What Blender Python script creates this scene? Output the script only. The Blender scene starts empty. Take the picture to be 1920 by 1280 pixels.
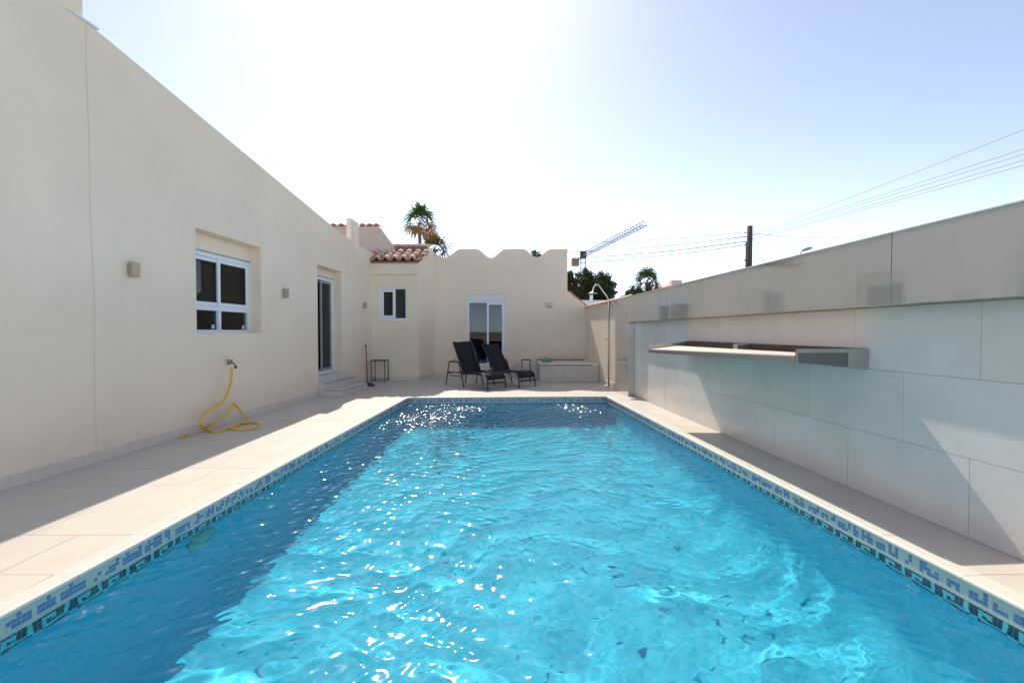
import bpy, bmesh, math, random
import numpy as np
from mathutils import Vector, Matrix

random.seed(7)
rng = np.random.default_rng(11)
R = math.radians
SC = bpy.context.scene
COL = SC.collection

# ------------------------------------------------------------------ camera
cam_d = bpy.data.cameras.new('camera')
cam_d.sensor_width = 36.0
cam_d.lens = 16.0
cam_d.clip_start = 0.05
cam_d.clip_end = 4000
cam = bpy.data.objects.new('camera', cam_d)
COL.objects.link(cam)
cam.location = (0, 0, 1.3)
cam.rotation_euler = (R(90 - 1.208), 0, 0)
SC.camera = cam

# ------------------------------------------------------------------ sky, sun, exposure
SUN_AZ = 13.6       # degrees to the left of the view direction
SUN_EL = 46.7
world = bpy.data.worlds.new('World')
SC.world = world
world.use_nodes = True
wn = world.node_tree.nodes
sky = wn.new('ShaderNodeTexSky')
sky.sky_type = 'NISHITA'
sky.sun_disc = False
sky.sun_elevation = R(SUN_EL)
sky.sun_rotation = R(-SUN_AZ)
sky.altitude = 20
sky.air_density = 0.34
sky.dust_density = 0.26
sky.ozone_density = 0.0
bg = wn['Background']
bg.inputs['Strength'].default_value = 0.15
sky_desat = wn.new('ShaderNodeHueSaturation')        # desaturates the whole sky, summer haze put in as colour
sky_desat.inputs['Saturation'].default_value = 0.68
world.node_tree.links.new(sky.outputs['Color'], sky_desat.inputs['Color'])
world.node_tree.links.new(sky_desat.outputs['Color'], bg.inputs['Color'])

sun_d = bpy.data.lights.new('sun', 'SUN')
sun_d.energy = 2.0
sun_d.angle = R(0.5)
sun_d.color = (1.0, 0.93, 0.83)
sun_d.cycles.is_caustics_light = True
sun = bpy.data.objects.new('sun', sun_d)
COL.objects.link(sun)
_to = Vector((-math.sin(R(SUN_AZ)) * math.cos(R(SUN_EL)), math.cos(R(SUN_AZ)) * math.cos(R(SUN_EL)), math.sin(R(SUN_EL))))
sun.rotation_euler = _to.to_track_quat('Z', 'Y').to_euler()
sun.location = (-8, 30, 40)

vs = SC.view_settings
vs.view_transform = 'Standard'
vs.look = 'None'
vs.gamma = 1.0
vs.use_curve_mapping = False
vs.exposure = 1.4

cy = SC.cycles
cy.max_bounces = 10
cy.diffuse_bounces = 5
cy.glossy_bounces = 5
cy.transmission_bounces = 8
cy.transparent_max_bounces = 12
cy.sample_clamp_indirect = 16.0
cy.use_denoising = True
cy.caustics_refractive = True
cy.caustics_reflective = True

# ------------------------------------------------------------------ helpers
def link(o):
    COL.objects.link(o)
    return o

def tag(o, label=None, cat=None, group=None, kind=None):
    if label: o['label'] = label
    if cat: o['category'] = cat
    if group: o['group'] = group
    if kind: o['kind'] = kind
    return o

def thing(name, loc, label, cat, group=None, rz=0.0):
    o = link(bpy.data.objects.new(name, None))
    o.empty_display_size = 0.2
    o.location = loc
    o.rotation_euler = (0, 0, rz)
    return tag(o, label, cat, group)

def root_of(o):
    while o.parent is not None:
        o = o.parent
    return o

class MB:
    """collects geometry in world (or thing-local) coordinates, builds one mesh object"""
    def __init__(self):
        self.v = []; self.f = []
    def add(self, verts, faces):
        b = len(self.v)
        self.v += [tuple(p) for p in verts]
        self.f += [tuple(b + i for i in f) for f in faces]
        return self
    def hexa(self, p):          # 8 points: bottom 0-3 ccw, top 4-7
        return self.add(p, [(3, 2, 1, 0), (4, 5, 6, 7), (0, 1, 5, 4), (1, 2, 6, 5), (2, 3, 7, 6), (3, 0, 4, 7)])
    def box(self, a, b, m=None):
        x0, y0, z0 = a; x1, y1, z1 = b
        p = [(x0, y0, z0), (x1, y0, z0), (x1, y1, z0), (x0, y1, z0), (x0, y0, z1), (x1, y0, z1), (x1, y1, z1), (x0, y1, z1)]
        if m: p = [m(*q) for q in p]
        return self.hexa(p)
    def prism(self, poly, z0, z1):
        n = len(poly)
        v = [(x, y, z0) for x, y in poly] + [(x, y, z1) for x, y in poly]
        f = [tuple(range(n - 1, -1, -1)), tuple(range(n, 2 * n))]
        f += [(i, (i + 1) % n, n + (i + 1) % n, n + i) for i in range(n)]
        return self.add(v, f)
    def tube(self, path, r, n=8, caps=True):
        path = [Vector(p) for p in path]
        rs = r if isinstance(r, (list, tuple)) else [r] * len(path)
        rings = []
        ref = Vector((0.13, 0.21, 0.97))
        u = None
        for i, p in enumerate(path):
            t = (path[min(i + 1, len(path) - 1)] - path[max(i - 1, 0)])
            if t.length < 1e-9: t = Vector((0, 0, 1))
            t.normalize()
            if u is None:
                u = t.cross(ref)
                if u.length < 1e-3: u = t.cross(Vector((1, 0, 0)))
            else:
                u = u - t * u.dot(t)
                if u.length < 1e-4: u = t.cross(ref)
            u.normalize()
            w = t.cross(u)
            rings.append([p + (u * math.cos(2 * math.pi * k / n) + w * math.sin(2 * math.pi * k / n)) * rs[i] for k in range(n)])
        v = [q for ring in rings for q in ring]
        f = []
        for i in range(len(path) - 1):
            for k in range(n):
                f.append((i * n + k, i * n + (k + 1) % n, (i + 1) * n + (k + 1) % n, (i + 1) * n + k))
        if caps:
            f.append(tuple(range(n - 1, -1, -1)))
            f.append(tuple((len(path) - 1) * n + k for k in range(n)))
        return self.add(v, f)
    def lathe(self, c, prof, n=20):
        v = []; f = []
        for r, z in prof:
            for k in range(n):
                a = 2 * math.pi * k / n
                v.append((c[0] + r * math.cos(a), c[1] + r * math.sin(a), c[2] + z))
        for i in range(len(prof) - 1):
            for k in range(n):
                f.append((i * n + k, i * n + (k + 1) % n, (i + 1) * n + (k + 1) % n, (i + 1) * n + k))
        return self.add(v, f)
    def mesh(self, name, off=(0, 0, 0)):
        me = bpy.data.meshes.new(name)
        ox, oy, oz = off
        me.from_pydata([(x - ox, y - oy, z - oz) for x, y, z in self.v], [], self.f)
        me.update()
        return me
    def build(self, name, mat, parent=None, smooth=False, bevel=0.0, fix=True):
        off = root_of(parent).location if parent is not None else (0, 0, 0)
        me = self.mesh(name, off)
        if fix:
            bm = bmesh.new(); bm.from_mesh(me)
            bmesh.ops.recalc_face_normals(bm, faces=bm.faces)
            bm.to_mesh(me); bm.free()
        me.materials.append(mat)
        if smooth:
            for p in me.polygons: p.use_smooth = True
        o = link(bpy.data.objects.new(name, me))
        if parent is not None: o.parent = parent
        if bevel:
            md = o.modifiers.new('bevel', 'BEVEL'); md.width = bevel; md.segments = 2; md.limit_method = 'ANGLE'; md.angle_limit = R(40)
        return o

def inst(name, me, parent, loc, rz=0.0, scale=(1, 1, 1)):
    """another object on a shared mesh; loc in world coordinates"""
    o = link(bpy.data.objects.new(name, me))
    off = root_of(parent).location if parent is not None else Vector((0, 0, 0))
    o.location = Vector(loc) - Vector(off)
    o.rotation_euler = rz if isinstance(rz, tuple) else (0, 0, rz)
    o.scale = scale
    o.parent = parent
    return o

# ------------------------------------------------------------------ materials
def mat(name, col, rough=0.6, spec=0.5, metal=0.0, var=0.0, vscale=2.0, bump=0.0, bscale=60.0,
        stain=None, stain_amt=0.0, stain_scale=1.2, coat=0.0, streak=False, rough_var=0.0, splash=None):
    m = bpy.data.materials.new(name); m.use_nodes = True
    nt = m.node_tree; N = nt.nodes; L = nt.links
    b = N['Principled BSDF']
    b.inputs['Roughness'].default_value = rough
    b.inputs['Specular IOR Level'].default_value = spec
    b.inputs['Metallic'].default_value = metal
    b.inputs['Coat Weight'].default_value = coat
    b.inputs['Base Color'].default_value = (*col, 1)
    tc = N.new('ShaderNodeTexCoord')
    geo = N.new('ShaderNodeNewGeometry')
    src = geo.outputs['Position']
    if streak:
        mp = N.new('ShaderNodeMapping'); mp.inputs['Scale'].default_value = (1, 1, 0.12)
        L.new(src, mp.inputs['Vector']); src2 = mp.outputs['Vector']
    else:
        src2 = src
    last = None
    if var > 0:
        n = N.new('ShaderNodeTexNoise'); n.inputs['Scale'].default_value = vscale; n.inputs['Detail'].default_value = 6; n.inputs['Roughness'].default_value = 0.6
        L.new(src2, n.inputs['Vector'])
        mr = N.new('ShaderNodeMapRange'); mr.inputs['From Min'].default_value = 0.3; mr.inputs['From Max'].default_value = 0.7
        mr.inputs['To Min'].default_value = 1 - var; mr.inputs['To Max'].default_value = 1 + var
        L.new(n.outputs['Fac'], mr.inputs['Value'])
        oi = N.new('ShaderNodeObjectInfo')
        mo = N.new('ShaderNodeMapRange'); mo.inputs['To Min'].default_value = 1 - var * 0.5; mo.inputs['To Max'].default_value = 1 + var * 0.5
        L.new(oi.outputs['Random'], mo.inputs['Value'])
        mu = N.new('ShaderNodeMath'); mu.operation = 'MULTIPLY'
        L.new(mr.outputs['Result'], mu.inputs[0]); L.new(mo.outputs['Result'], mu.inputs[1])
        vm = N.new('ShaderNodeVectorMath'); vm.operation = 'SCALE'
        vm.inputs[0].default_value = col
        L.new(mu.outputs[0], vm.inputs['Scale'])
        last = vm.outputs['Vector']
        L.new(last, b.inputs['Base Color'])
    if stain is not None:
        n2 = N.new('ShaderNodeTexNoise'); n2.inputs['Scale'].default_value = stain_scale; n2.inputs['Detail'].default_value = 8; n2.inputs['Roughness'].default_value = 0.7
        L.new(src2, n2.inputs['Vector'])
        cr = N.new('ShaderNodeMapRange'); cr.inputs['From Min'].default_value = 0.5; cr.inputs['From Max'].default_value = 0.75
        cr.inputs['To Min'].default_value = 0; cr.inputs['To Max'].default_value = stain_amt
        L.new(n2.outputs['Fac'], cr.inputs['Value'])
        mx = N.new('ShaderNodeMix'); mx.data_type = 'RGBA'
        L.new(cr.outputs['Result'], mx.inputs['Factor'])
        if last is not None: L.new(last, mx.inputs['A'])
        else: mx.inputs['A'].default_value = (*col, 1)
        mx.inputs['B'].default_value = (*stain, 1)
        L.new(mx.outputs['Result'], b.inputs['Base Color'])
    if splash is not None:           # splashed dirt low on the wall, broken up by noise
        sz = N.new('ShaderNodeSeparateXYZ'); L.new(geo.outputs['Position'], sz.inputs['Vector'])
        hz = N.new('ShaderNodeMapRange'); hz.inputs['From Min'].default_value = 0.55; hz.inputs['From Max'].default_value = 0.1
        hz.inputs['To Min'].default_value = 0.0; hz.inputs['To Max'].default_value = 1.0; L.new(sz.outputs['Z'], hz.inputs['Value'])
        n5 = N.new('ShaderNodeTexNoise'); n5.inputs['Scale'].default_value = 2.3; n5.inputs['Detail'].default_value = 9; n5.inputs['Roughness'].default_value = 0.75
        L.new(geo.outputs['Position'], n5.inputs['Vector'])
        m5 = N.new('ShaderNodeMapRange'); m5.inputs['From Min'].default_value = 0.48; m5.inputs['From Max'].default_value = 0.72; m5.inputs['To Max'].default_value = 0.55
        L.new(n5.outputs['Fac'], m5.inputs['Value'])
        p5 = N.new('ShaderNodeMath'); p5.operation = 'MULTIPLY'; L.new(hz.outputs['Result'], p5.inputs[0]); L.new(m5.outputs['Result'], p5.inputs[1])
        x5 = N.new('ShaderNodeMix'); x5.data_type = 'RGBA'
        prev = b.inputs['Base Color'].links[0].from_socket if b.inputs['Base Color'].links else None
        if prev is not None: L.new(prev, x5.inputs['A'])
        else: x5.inputs['A'].default_value = (*col, 1)
        x5.inputs['B'].default_value = (*splash, 1)
        L.new(p5.outputs[0], x5.inputs['Factor']); L.new(x5.outputs['Result'], b.inputs['Base Color'])
    if rough_var > 0:
        n4 = N.new('ShaderNodeTexNoise'); n4.inputs['Scale'].default_value = 3.0; n4.inputs['Detail'].default_value = 5
        L.new(src2, n4.inputs['Vector'])
        m4 = N.new('ShaderNodeMapRange'); m4.inputs['To Min'].default_value = max(0.0, rough - rough_var); m4.inputs['To Max'].default_value = rough + rough_var
        L.new(n4.outputs['Fac'], m4.inputs['Value']); L.new(m4.outputs['Result'], b.inputs['Roughness'])
    if bump > 0:
        n3 = N.new('ShaderNodeTexNoise'); n3.inputs['Scale'].default_value = bscale; n3.inputs['Detail'].default_value = 4
        L.new(src2, n3.inputs['Vector'])
        bp = N.new('ShaderNodeBump'); bp.inputs['Strength'].default_value = bump; bp.inputs['Distance'].default_value = 0.004
        L.new(n3.outputs['Fac'], bp.inputs['Height']); L.new(bp.outputs['Normal'], b.inputs['Normal'])
    return m

def glass_mat(name, tint=(0.76, 0.80, 0.80)):
    m = bpy.data.materials.new(name); m.use_nodes = True
    nt = m.node_tree; N = nt.nodes; L = nt.links
    N.remove(N['Principled BSDF'])
    out = N['Material Output']
    t = N.new('ShaderNodeBsdfTransparent'); t.inputs['Color'].default_value = (*tint, 1)
    g = N.new('ShaderNodeBsdfGlossy'); g.inputs['Roughness'].default_value = 0.01
    fr = N.new('ShaderNodeFresnel'); fr.inputs['IOR'].default_value = 1.48
    mx = N.new('ShaderNodeMixShader')
    L.new(fr.outputs['Fac'], mx.inputs['Fac']); L.new(t.outputs['BSDF'], mx.inputs[1]); L.new(g.outputs['BSDF'], mx.inputs[2])
    L.new(mx.outputs['Shader'], out.inputs['Surface'])
    return m

def leaf_mat(name, c1, c2, rough=0.6):
    m = bpy.data.materials.new(name); m.use_nodes = True
    nt = m.node_tree; N = nt.nodes; L = nt.links
    b = N['Principled BSDF']; b.inputs['Roughness'].default_value = rough
    geo = N.new('ShaderNodeNewGeometry')
    mx = N.new('ShaderNodeMix'); mx.data_type = 'RGBA'
    mx.inputs['A'].default_value = (*c1, 1); mx.inputs['B'].default_value = (*c2, 1)
    L.new(geo.outputs['Random Per Island'], mx.inputs['Factor'])
    L.new(mx.outputs['Result'], b.inputs['Base Color'])
    tr = N.new('ShaderNodeBsdfTranslucent')
    L.new(mx.outputs['Result'], tr.inputs['Color'])
    ms = N.new('ShaderNodeMixShader'); ms.inputs['Fac'].default_value = 0.35
    L.new(b.outputs['BSDF'], ms.inputs[1]); L.new(tr.outputs['BSDF'], ms.inputs[2])
    L.new(ms.outputs['Shader'], N['Material Output'].inputs['Surface'])
    return m

WALLC = (0.89, 0.745, 0.57)
M = {}
M['stucco'] = mat('cream_stucco', WALLC, 0.85, 0.25, var=0.05, vscale=0.9, bump=0.35, bscale=38, stain=(0.78, 0.67, 0.52), stain_amt=0.3, stain_scale=0.8, splash=(0.66, 0.52, 0.40))
M['stucco_y'] = mat('yellow_cream_stucco', (0.85, 0.73, 0.54), 0.85, 0.25, var=0.03, vscale=1.6, bump=0.25, bscale=45, stain=(0.55, 0.47, 0.34), stain_amt=0.2)
M['stucco_p'] = mat('pink_stucco', (0.63, 0.50, 0.43), 0.85, 0.25, var=0.05, vscale=1.6, bump=0.25, bscale=45, stain=(0.5, 0.33, 0.24), stain_amt=0.35)
M['stucco_d'] = mat('dark_cream_stucco', (0.86, 0.73, 0.57), 0.85, 0.25, var=0.05, vscale=1.5, bump=0.25, bscale=45, stain=(0.74, 0.59, 0.44), stain_amt=0.25, streak=True)
M['stucco_d2'] = mat('end_wall_stucco', (0.86, 0.72, 0.55), 0.85, 0.25, var=0.04, vscale=1.1, bump=0.25, bscale=45, stain=(0.77, 0.62, 0.45), stain_amt=0.25)
M['rust2'] = mat('dirty_joint', (0.30, 0.25, 0.17), 0.85, var=0.3, vscale=6)
M['roomlit'] = mat('far_window_daylight', (0.6, 0.6, 0.5), 0.5)
M['joint'] = mat('plaster_joint', (0.79, 0.63, 0.46), 0.9)
M['paving'] = mat('beige_porcelain_paving', (0.60, 0.545, 0.47), 0.42, 0.4, var=0.04, vscale=4.0, bump=0.05, bscale=80, stain=(0.50, 0.38, 0.27), stain_amt=0.4, stain_scale=1.3)
M['grout'] = mat('grout', (0.44, 0.38, 0.31), 0.9, 0.2, var=0.1)
M['coping'] = mat('cream_coping', (0.66, 0.60, 0.515), 0.38, 0.45, var=0.03, vscale=5, bump=0.04)
M['skirt'] = mat('grey_skirting', (0.72, 0.63, 0.53), 0.5, 0.35, var=0.06, vscale=9)
M['step'] = mat('grey_step_tile', (0.64, 0.58, 0.51), 0.4, 0.45, var=0.05, vscale=7)
M['step_edge'] = mat('dark_step_joint', (0.16, 0.11, 0.09), 0.7)
M['panel'] = mat('polished_stone_panel', (0.39, 0.355, 0.31), 0.05, 1.0, coat=1.0, var=0.05, vscale=2.4, stain=(0.28, 0.24, 0.20), stain_amt=0.45, streak=True, rough_var=0.02)
M['panel'].node_tree.nodes['Principled BSDF'].inputs['Coat IOR'].default_value = 2.6
M['panel'].node_tree.nodes['Principled BSDF'].inputs['Coat Roughness'].default_value = 0.02
_pn = M['panel'].node_tree; _pb = _pn.nodes['Principled BSDF']
_g = _pn.nodes.new('ShaderNodeNewGeometry'); _m = _pn.nodes.new('ShaderNodeMapping'); _m.inputs['Scale'].default_value = (14, 14, 2.0)
_n = _pn.nodes.new('ShaderNodeTexNoise'); _n.inputs['Scale'].default_value = 1.0; _n.inputs['Detail'].default_value = 6
_b = _pn.nodes.new('ShaderNodeBump'); _b.inputs['Strength'].default_value = 0.06; _b.inputs['Distance'].default_value = 0.02
_pn.links.new(_g.outputs['Position'], _m.inputs['Vector']); _pn.links.new(_m.outputs['Vector'], _n.inputs['Vector']); _pn.links.new(_n.outputs['Fac'], _b.inputs['Height'])
_pn.links.new(_b.outputs['Normal'], _pb.inputs['Coat Normal'])
M['wtile'] = mat('pale_grey_wall_tile', (0.68, 0.63, 0.585), 0.24, 0.6, var=0.07, vscale=1.7, stain=(0.74, 0.71, 0.64), stain_amt=0.35, stain_scale=1.6, rough_var=0.02)
M['wgrout'] = mat('grey_joint', (0.47, 0.45, 0.42), 0.9)
M['dsteel'] = mat('dark_steel', (0.2, 0.205, 0.2), 0.25, metal=0.8)
M['dark_joint_and_shade'] = mat('dark_joint_and_shade', (0.12, 0.10, 0.09), 0.8)
M['steel'] = mat('brushed_steel', (0.48, 0.46, 0.43), 0.33, metal=0.9, var=0.06, vscale=5)
M['chrome'] = mat('chrome', (0.7, 0.7, 0.72), 0.15, metal=1.0)
M['rust'] = mat('rusty_brown_metal', (0.11, 0.065, 0.045), 0.7, var=0.25, vscale=8)
M['ledge'] = mat('cream_ledge', (0.68, 0.60, 0.52), 0.45, var=0.03)
M['white'] = mat('white_upvc', (0.80, 0.82, 0.84), 0.35, 0.5)
M['grey_frame'] = mat('grey_aluminium', (0.33, 0.34, 0.36), 0.4, 0.5, metal=0.3)
M['shutter'] = mat('shutter_box', (0.74, 0.73, 0.68), 0.5)
M['gasket'] = mat('black_gasket', (0.03, 0.03, 0.03), 0.6)
M['glass'] = glass_mat('window_glass')
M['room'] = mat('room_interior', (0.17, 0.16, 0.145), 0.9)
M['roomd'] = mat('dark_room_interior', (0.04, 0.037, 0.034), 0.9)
M['roomw'] = mat('room_light', (0.5, 0.5, 0.48), 0.7)
M['sconce'] = mat('bronze_sconce', (0.42, 0.34, 0.25), 0.4, metal=0.35)
M['sconcew'] = mat('beige_sconce', (0.62, 0.52, 0.42), 0.5)
M['terra'] = mat('terracotta', (0.72, 0.45, 0.32), 0.85, 0.25, var=0.2, vscale=14, bump=0.3, bscale=60, stain=(0.72, 0.60, 0.50), stain_amt=0.7, stain_scale=7)
M['terrad'] = mat('dark_and_shaded_terracotta', (0.30, 0.17, 0.12), 0.9, 0.2, var=0.25, vscale=12)
M['blue'] = mat('blue_mosaic', (0.09, 0.21, 0.42), 0.15, 0.5, var=0.22, vscale=60)
M['navy'] = mat('navy_mosaic', (0.008, 0.018, 0.07), 0.15, 0.5, var=0.3, vscale=60)
M['aqua'] = mat('aqua_mosaic', (0.30, 0.72, 0.74), 0.3, 0.3, var=0.06, vscale=50)
M['pale'] = mat('pale_mosaic', (0.50, 0.54, 0.475), 0.2, 0.5, var=0.07, vscale=50)
M['mgrout'] = mat('mosaic_grout', (0.52, 0.55, 0.52), 0.8)
M['black'] = mat('black_powder_coat', (0.018, 0.018, 0.02), 0.38, 0.5)
M['sling'] = mat('black_sling_fabric', (0.014, 0.014, 0.016), 0.65, 0.3, var=0.15, vscale=30, bump=0.3, bscale=220)
M['hose'] = mat('yellow_hose', (0.72, 0.47, 0.06), 0.4, 0.5, var=0.06, vscale=20)
M['brass'] = mat('brass_tap', (0.33, 0.29, 0.22), 0.35, metal=0.9)
M['redwood'] = mat('red_brown_handle', (0.19, 0.045, 0.03), 0.5)
M['mop'] = mat('grey_mop', (0.10, 0.09, 0.095), 0.95, var=0.35, vscale=60)
M['bench'] = mat('bench_tile', (0.55, 0.50, 0.44), 0.4, 0.45, var=0.05, vscale=5)
M['bench_top'] = mat('bench_top', (0.72, 0.67, 0.58), 0.45, var=0.05, vscale=4)
M['bark'] = mat('bark', (0.13, 0.095, 0.07), 0.95, var=0.3, vscale=8, bump=0.6, bscale=20)
M['palmbark'] = mat('palm_bark', (0.20, 0.14, 0.10), 0.95, var=0.3, vscale=6, bump=0.6, bscale=16)
M['polewood'] = mat('pole_timber', (0.11, 0.075, 0.06), 0.9, var=0.3, vscale=5, streak=True, bump=0.5, bscale=30)
M['wire'] = mat('wire', (0.06, 0.06, 0.07), 0.7)
M['leaf_dark'] = leaf_mat('dark_leaves', (0.035, 0.05, 0.016), (0.11, 0.125, 0.042))
M['leaf_mid'] = leaf_mat('mid_leaves', (0.05, 0.085, 0.02), (0.12, 0.16, 0.04))
M['leaf_palm'] = leaf_mat('palm_leaves', (0.03, 0.065, 0.015), (0.09, 0.16, 0.03))
M['leaf_dead'] = leaf_mat('dead_palm_leaves', (0.32, 0.17, 0.07), (0.52, 0.33, 0.16))
M['leaf_orange'] = leaf_mat('palm_flower_stalks', (0.42, 0.19, 0.03), (0.58, 0.31, 0.06))
M['green_plastic'] = mat('green_plastic', (0.16, 0.33, 0.20), 0.5)
M['crane'] = mat('crane_steel', (0.045, 0.045, 0.05), 0.6)
M['cranel'] = mat('crane_lattice', (0.16, 0.16, 0.17), 0.6)
M['cweight'] = mat('counterweight', (0.32, 0.20, 0.15), 0.8)
M['lampgrey'] = mat('lamp_grey', (0.30, 0.30, 0.29), 0.5)
M['whitewall'] = mat('whitewash', (0.80, 0.80, 0.77), 0.8)
M['soil'] = mat('dry_soil', (0.42, 0.37, 0.30), 0.95, var=0.2, vscale=0.4)

# pool lining: small blue mosaic, too fine to pick apart under water
def lining_mat():
    m = bpy.data.materials.new('pool_lining'); m.use_nodes = True
    nt = m.node_tree; N = nt.nodes; L = nt.links
    b = N['Principled BSDF']; b.inputs['Roughness'].default_value = 0.5; b.inputs['Specular IOR Level'].default_value = 0.0
    geo = N.new('ShaderNodeNewGeometry')
    vo = N.new('ShaderNodeTexVoronoi'); vo.inputs['Scale'].default_value = 34; vo.distance = 'CHEBYCHEV'; vo.inputs['Randomness'].default_value = 0.15
    L.new(geo.outputs['Position'], vo.inputs['Vector'])
    no = N.new('ShaderNodeTexNoise'); no.inputs['Scale'].default_value = 1.4; no.inputs['Detail'].default_value = 5
    L.new(geo.outputs['Position'], no.inputs['Vector'])
    se = N.new('ShaderNodeSeparateColor'); L.new(vo.outputs['Color'], se.inputs['Color'])
    ad = N.new('ShaderNodeMath'); ad.operation = 'ADD'
    L.new(se.outputs[0], ad.inputs[0]); L.new(no.outputs['Fac'], ad.inputs[1])
    mr = N.new('ShaderNodeMapRange'); mr.inputs['From Min'].default_value = 0.3; mr.inputs['From Max'].default_value = 1.3
    L.new(ad.outputs[0], mr.inputs['Value'])
    mx = N.new('ShaderNodeMix'); mx.data_type = 'RGBA'
    mx.inputs['A'].default_value = (*LIN_A, 1); mx.inputs['B'].default_value = (*LIN_B, 1)
    L.new(mr.outputs['Result'], mx.inputs['Factor'])
    L.new(mx.outputs['Result'], b.inputs['Base Color'])
    return m
LIN_A = (0.045, 0.475, 0.64); LIN_B = (0.085, 0.57, 0.735)
M['lining'] = lining_mat()

def water_mat():
    m = bpy.data.materials.new('pool_water'); m.use_nodes = True
    nt = m.node_tree; N = nt.nodes; L = nt.links
    N.remove(N['Principled BSDF'])
    rf = N.new('ShaderNodeBsdfRefraction'); rf.inputs['IOR'].default_value = 1.333; rf.inputs['Roughness'].default_value = 0.0
    rf.inputs['Color'].default_value = (0.95, 1.0, 1.0, 1)
    gl = N.new('ShaderNodeBsdfGlossy'); gl.inputs['Roughness'].default_value = 0.075
    fr = N.new('ShaderNodeFresnel'); fr.inputs['IOR'].default_value = 1.333
    geo = N.new('ShaderNodeNewGeometry')
    side = N.new('ShaderNodeMath'); side.operation = 'MULTIPLY_ADD'       # +1 seen from above, -1 from below
    L.new(geo.outputs['Backfacing'], side.inputs[0]); side.inputs[1].default_value = -2.0; side.inputs[2].default_value = 1.0
    def facing(attr):
        a = N.new('ShaderNodeAttribute'); a.attribute_name = attr
        v = N.new('ShaderNodeVectorMath'); v.operation = 'SCALE'
        L.new(a.outputs['Vector'], v.inputs[0]); L.new(side.outputs[0], v.inputs['Scale'])
        return v.outputs['Vector']
    hard, soft = facing('ripple'), facing('ripple_soft')
    L.new(hard, gl.inputs['Normal']); L.new(soft, rf.inputs['Normal']); L.new(soft, fr.inputs['Normal'])
    mx = N.new('ShaderNodeMixShader')
    L.new(fr.outputs['Fac'], mx.inputs['Fac']); L.new(rf.outputs['BSDF'], mx.inputs[1]); L.new(gl.outputs['BSDF'], mx.inputs[2])
    L.new(mx.outputs['Shader'], N['Material Output'].inputs['Surface'])
    return m
M['water'] = water_mat()

# ------------------------------------------------------------------ plan of the place (metres)
LA, LB = -4.365, 0.050           # house wall face:   X = LA + LB*Y
RA, RB = 3.067, -0.0649          # garden wall tiles: X = RA + RB*Y
PL = lambda y: -2.342 + 0.0405 * (y - 2.055)      # pool lip, left
PR = lambda y: 2.414 - 0.0730 * (y - 2.119)       # pool lip, right
PB = lambda x: 9.09 + 0.035 * x                   # pool lip, back
PF = 0.95                                         # pool lip, front
WZ = -0.121                                       # water level
CW = 0.12                                         # coping width
Ln = math.hypot(1, LB); Rn = math.hypot(1, RB)
def LW(y, z, d=0.0):             # point on the house wall, d metres out towards the pool
    return (LA + LB * y + d / Ln, y - d * LB / Ln, z)
def RW(y, z, d=0.0):             # point on the garden wall, d metres out towards the pool
    return (RA + RB * y - d / Rn, y + d * RB / Rn, z)

# ------------------------------------------------------------------ ground
g = MB()
gx = [-3000, -5.2, 3.6, 3000]; gy = [-3000, -5.9, 14.2, 3000]
for i in range(3):
    for j in range(3):
        if i == 1 and j == 1: continue
        g.add([(gx[i], gy[j], -0.15), (gx[i + 1], gy[j], -0.15), (gx[i + 1], gy[j + 1], -0.15), (gx[i], gy[j + 1], -0.15)], [(0, 1, 2, 3)])
tag(g.build('ground', M['soil']), kind='structure')

# ------------------------------------------------------------------ patio
def clip(poly, a, b, c):         # keep a*x+b*y+c >= 0
    out = []
    for i in range(len(poly)):
        p, q = poly[i], poly[(i + 1) % len(poly)]
        dp = a * p[0] + b * p[1] + c; dq = a * q[0] + b * q[1] + c
        if dp >= 0: out.append(p)
        if dp * dq < 0:
            t = dp / (dp - dq); out.append((p[0] + t * (q[0] - p[0]), p[1] + t * (q[1] - p[1])))
    return out
# half planes (a, b, c)
yb0 = 9.09 + CW
def right_of(f0, slope, off):    # x >= f0 + slope*y + off
    return (1, -slope, -(f0 + off))
def left_of(f0, slope, off):
    return (-1, slope, (f0 + off))
pl0 = PL(0); pr0 = PR(0)
house_r = right_of(LA, LB, -0.02)
wall_l = left_of(RA, RB, 0.05)
below = (0.035, -1, yb0); above = (-0.035, 1, -yb0)
REG = [
    [house_r, left_of(pl0, 0.0405, -CW), below, (0, 1, -(PF - CW))],
    [house_r, wall_l, above, (0, -1, 13.4)],
    [right_of(pr0, -0.073, CW), wall_l, below, (0, 1, -(PF - CW))],
    [house_r, wall_l, (0, -1, PF - CW), (0, 1, 6.0)],
]
slab = MB()
big = [(-20, -20), (20, -20), (20, 40), (-20, 40)]
for reg in REG:
    p = big
    for h in reg: p = clip(p, *h)
    slab.prism(p, -0.14, -0.005)
patio = slab.build('patio', M['grout'])
tag(patio, kind='structure')
TP = 0.475
for k in range(-13, 29):
    y0 = 0.041 + TP * k; y1 = y0 + TP
    sh = -2.775 + 0.3167 * (5 - k)
    n0 = math.floor((-5 - sh) / 0.95)
    for n in range(n0, n0 + 10):
        x0 = sh + 0.95 * n; x1 = x0 + 0.95
        for reg in REG:
            gap = 0.0016
            p = [(x0 + gap, y0 + gap), (x1 - gap, y0 + gap), (x1 - gap, y1 - gap), (x0 + gap, y1 - gap)]
            for a, b, c in reg:
                p = clip(p, a, b, c - 0.0015)
                if len(p) < 3: break
            if len(p) < 3: continue
            area = abs(sum(p[i][0] * p[(i + 1) % len(p)][1] - p[(i + 1) % len(p)][0] * p[i][1] for i in range(len(p)))) / 2
            if area < 0.0015: continue
            dz = random.uniform(-0.0006, 0.0006)
            MB().prism(p, -0.012, dz).build('paving_tile', M['paving'], patio)

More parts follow.
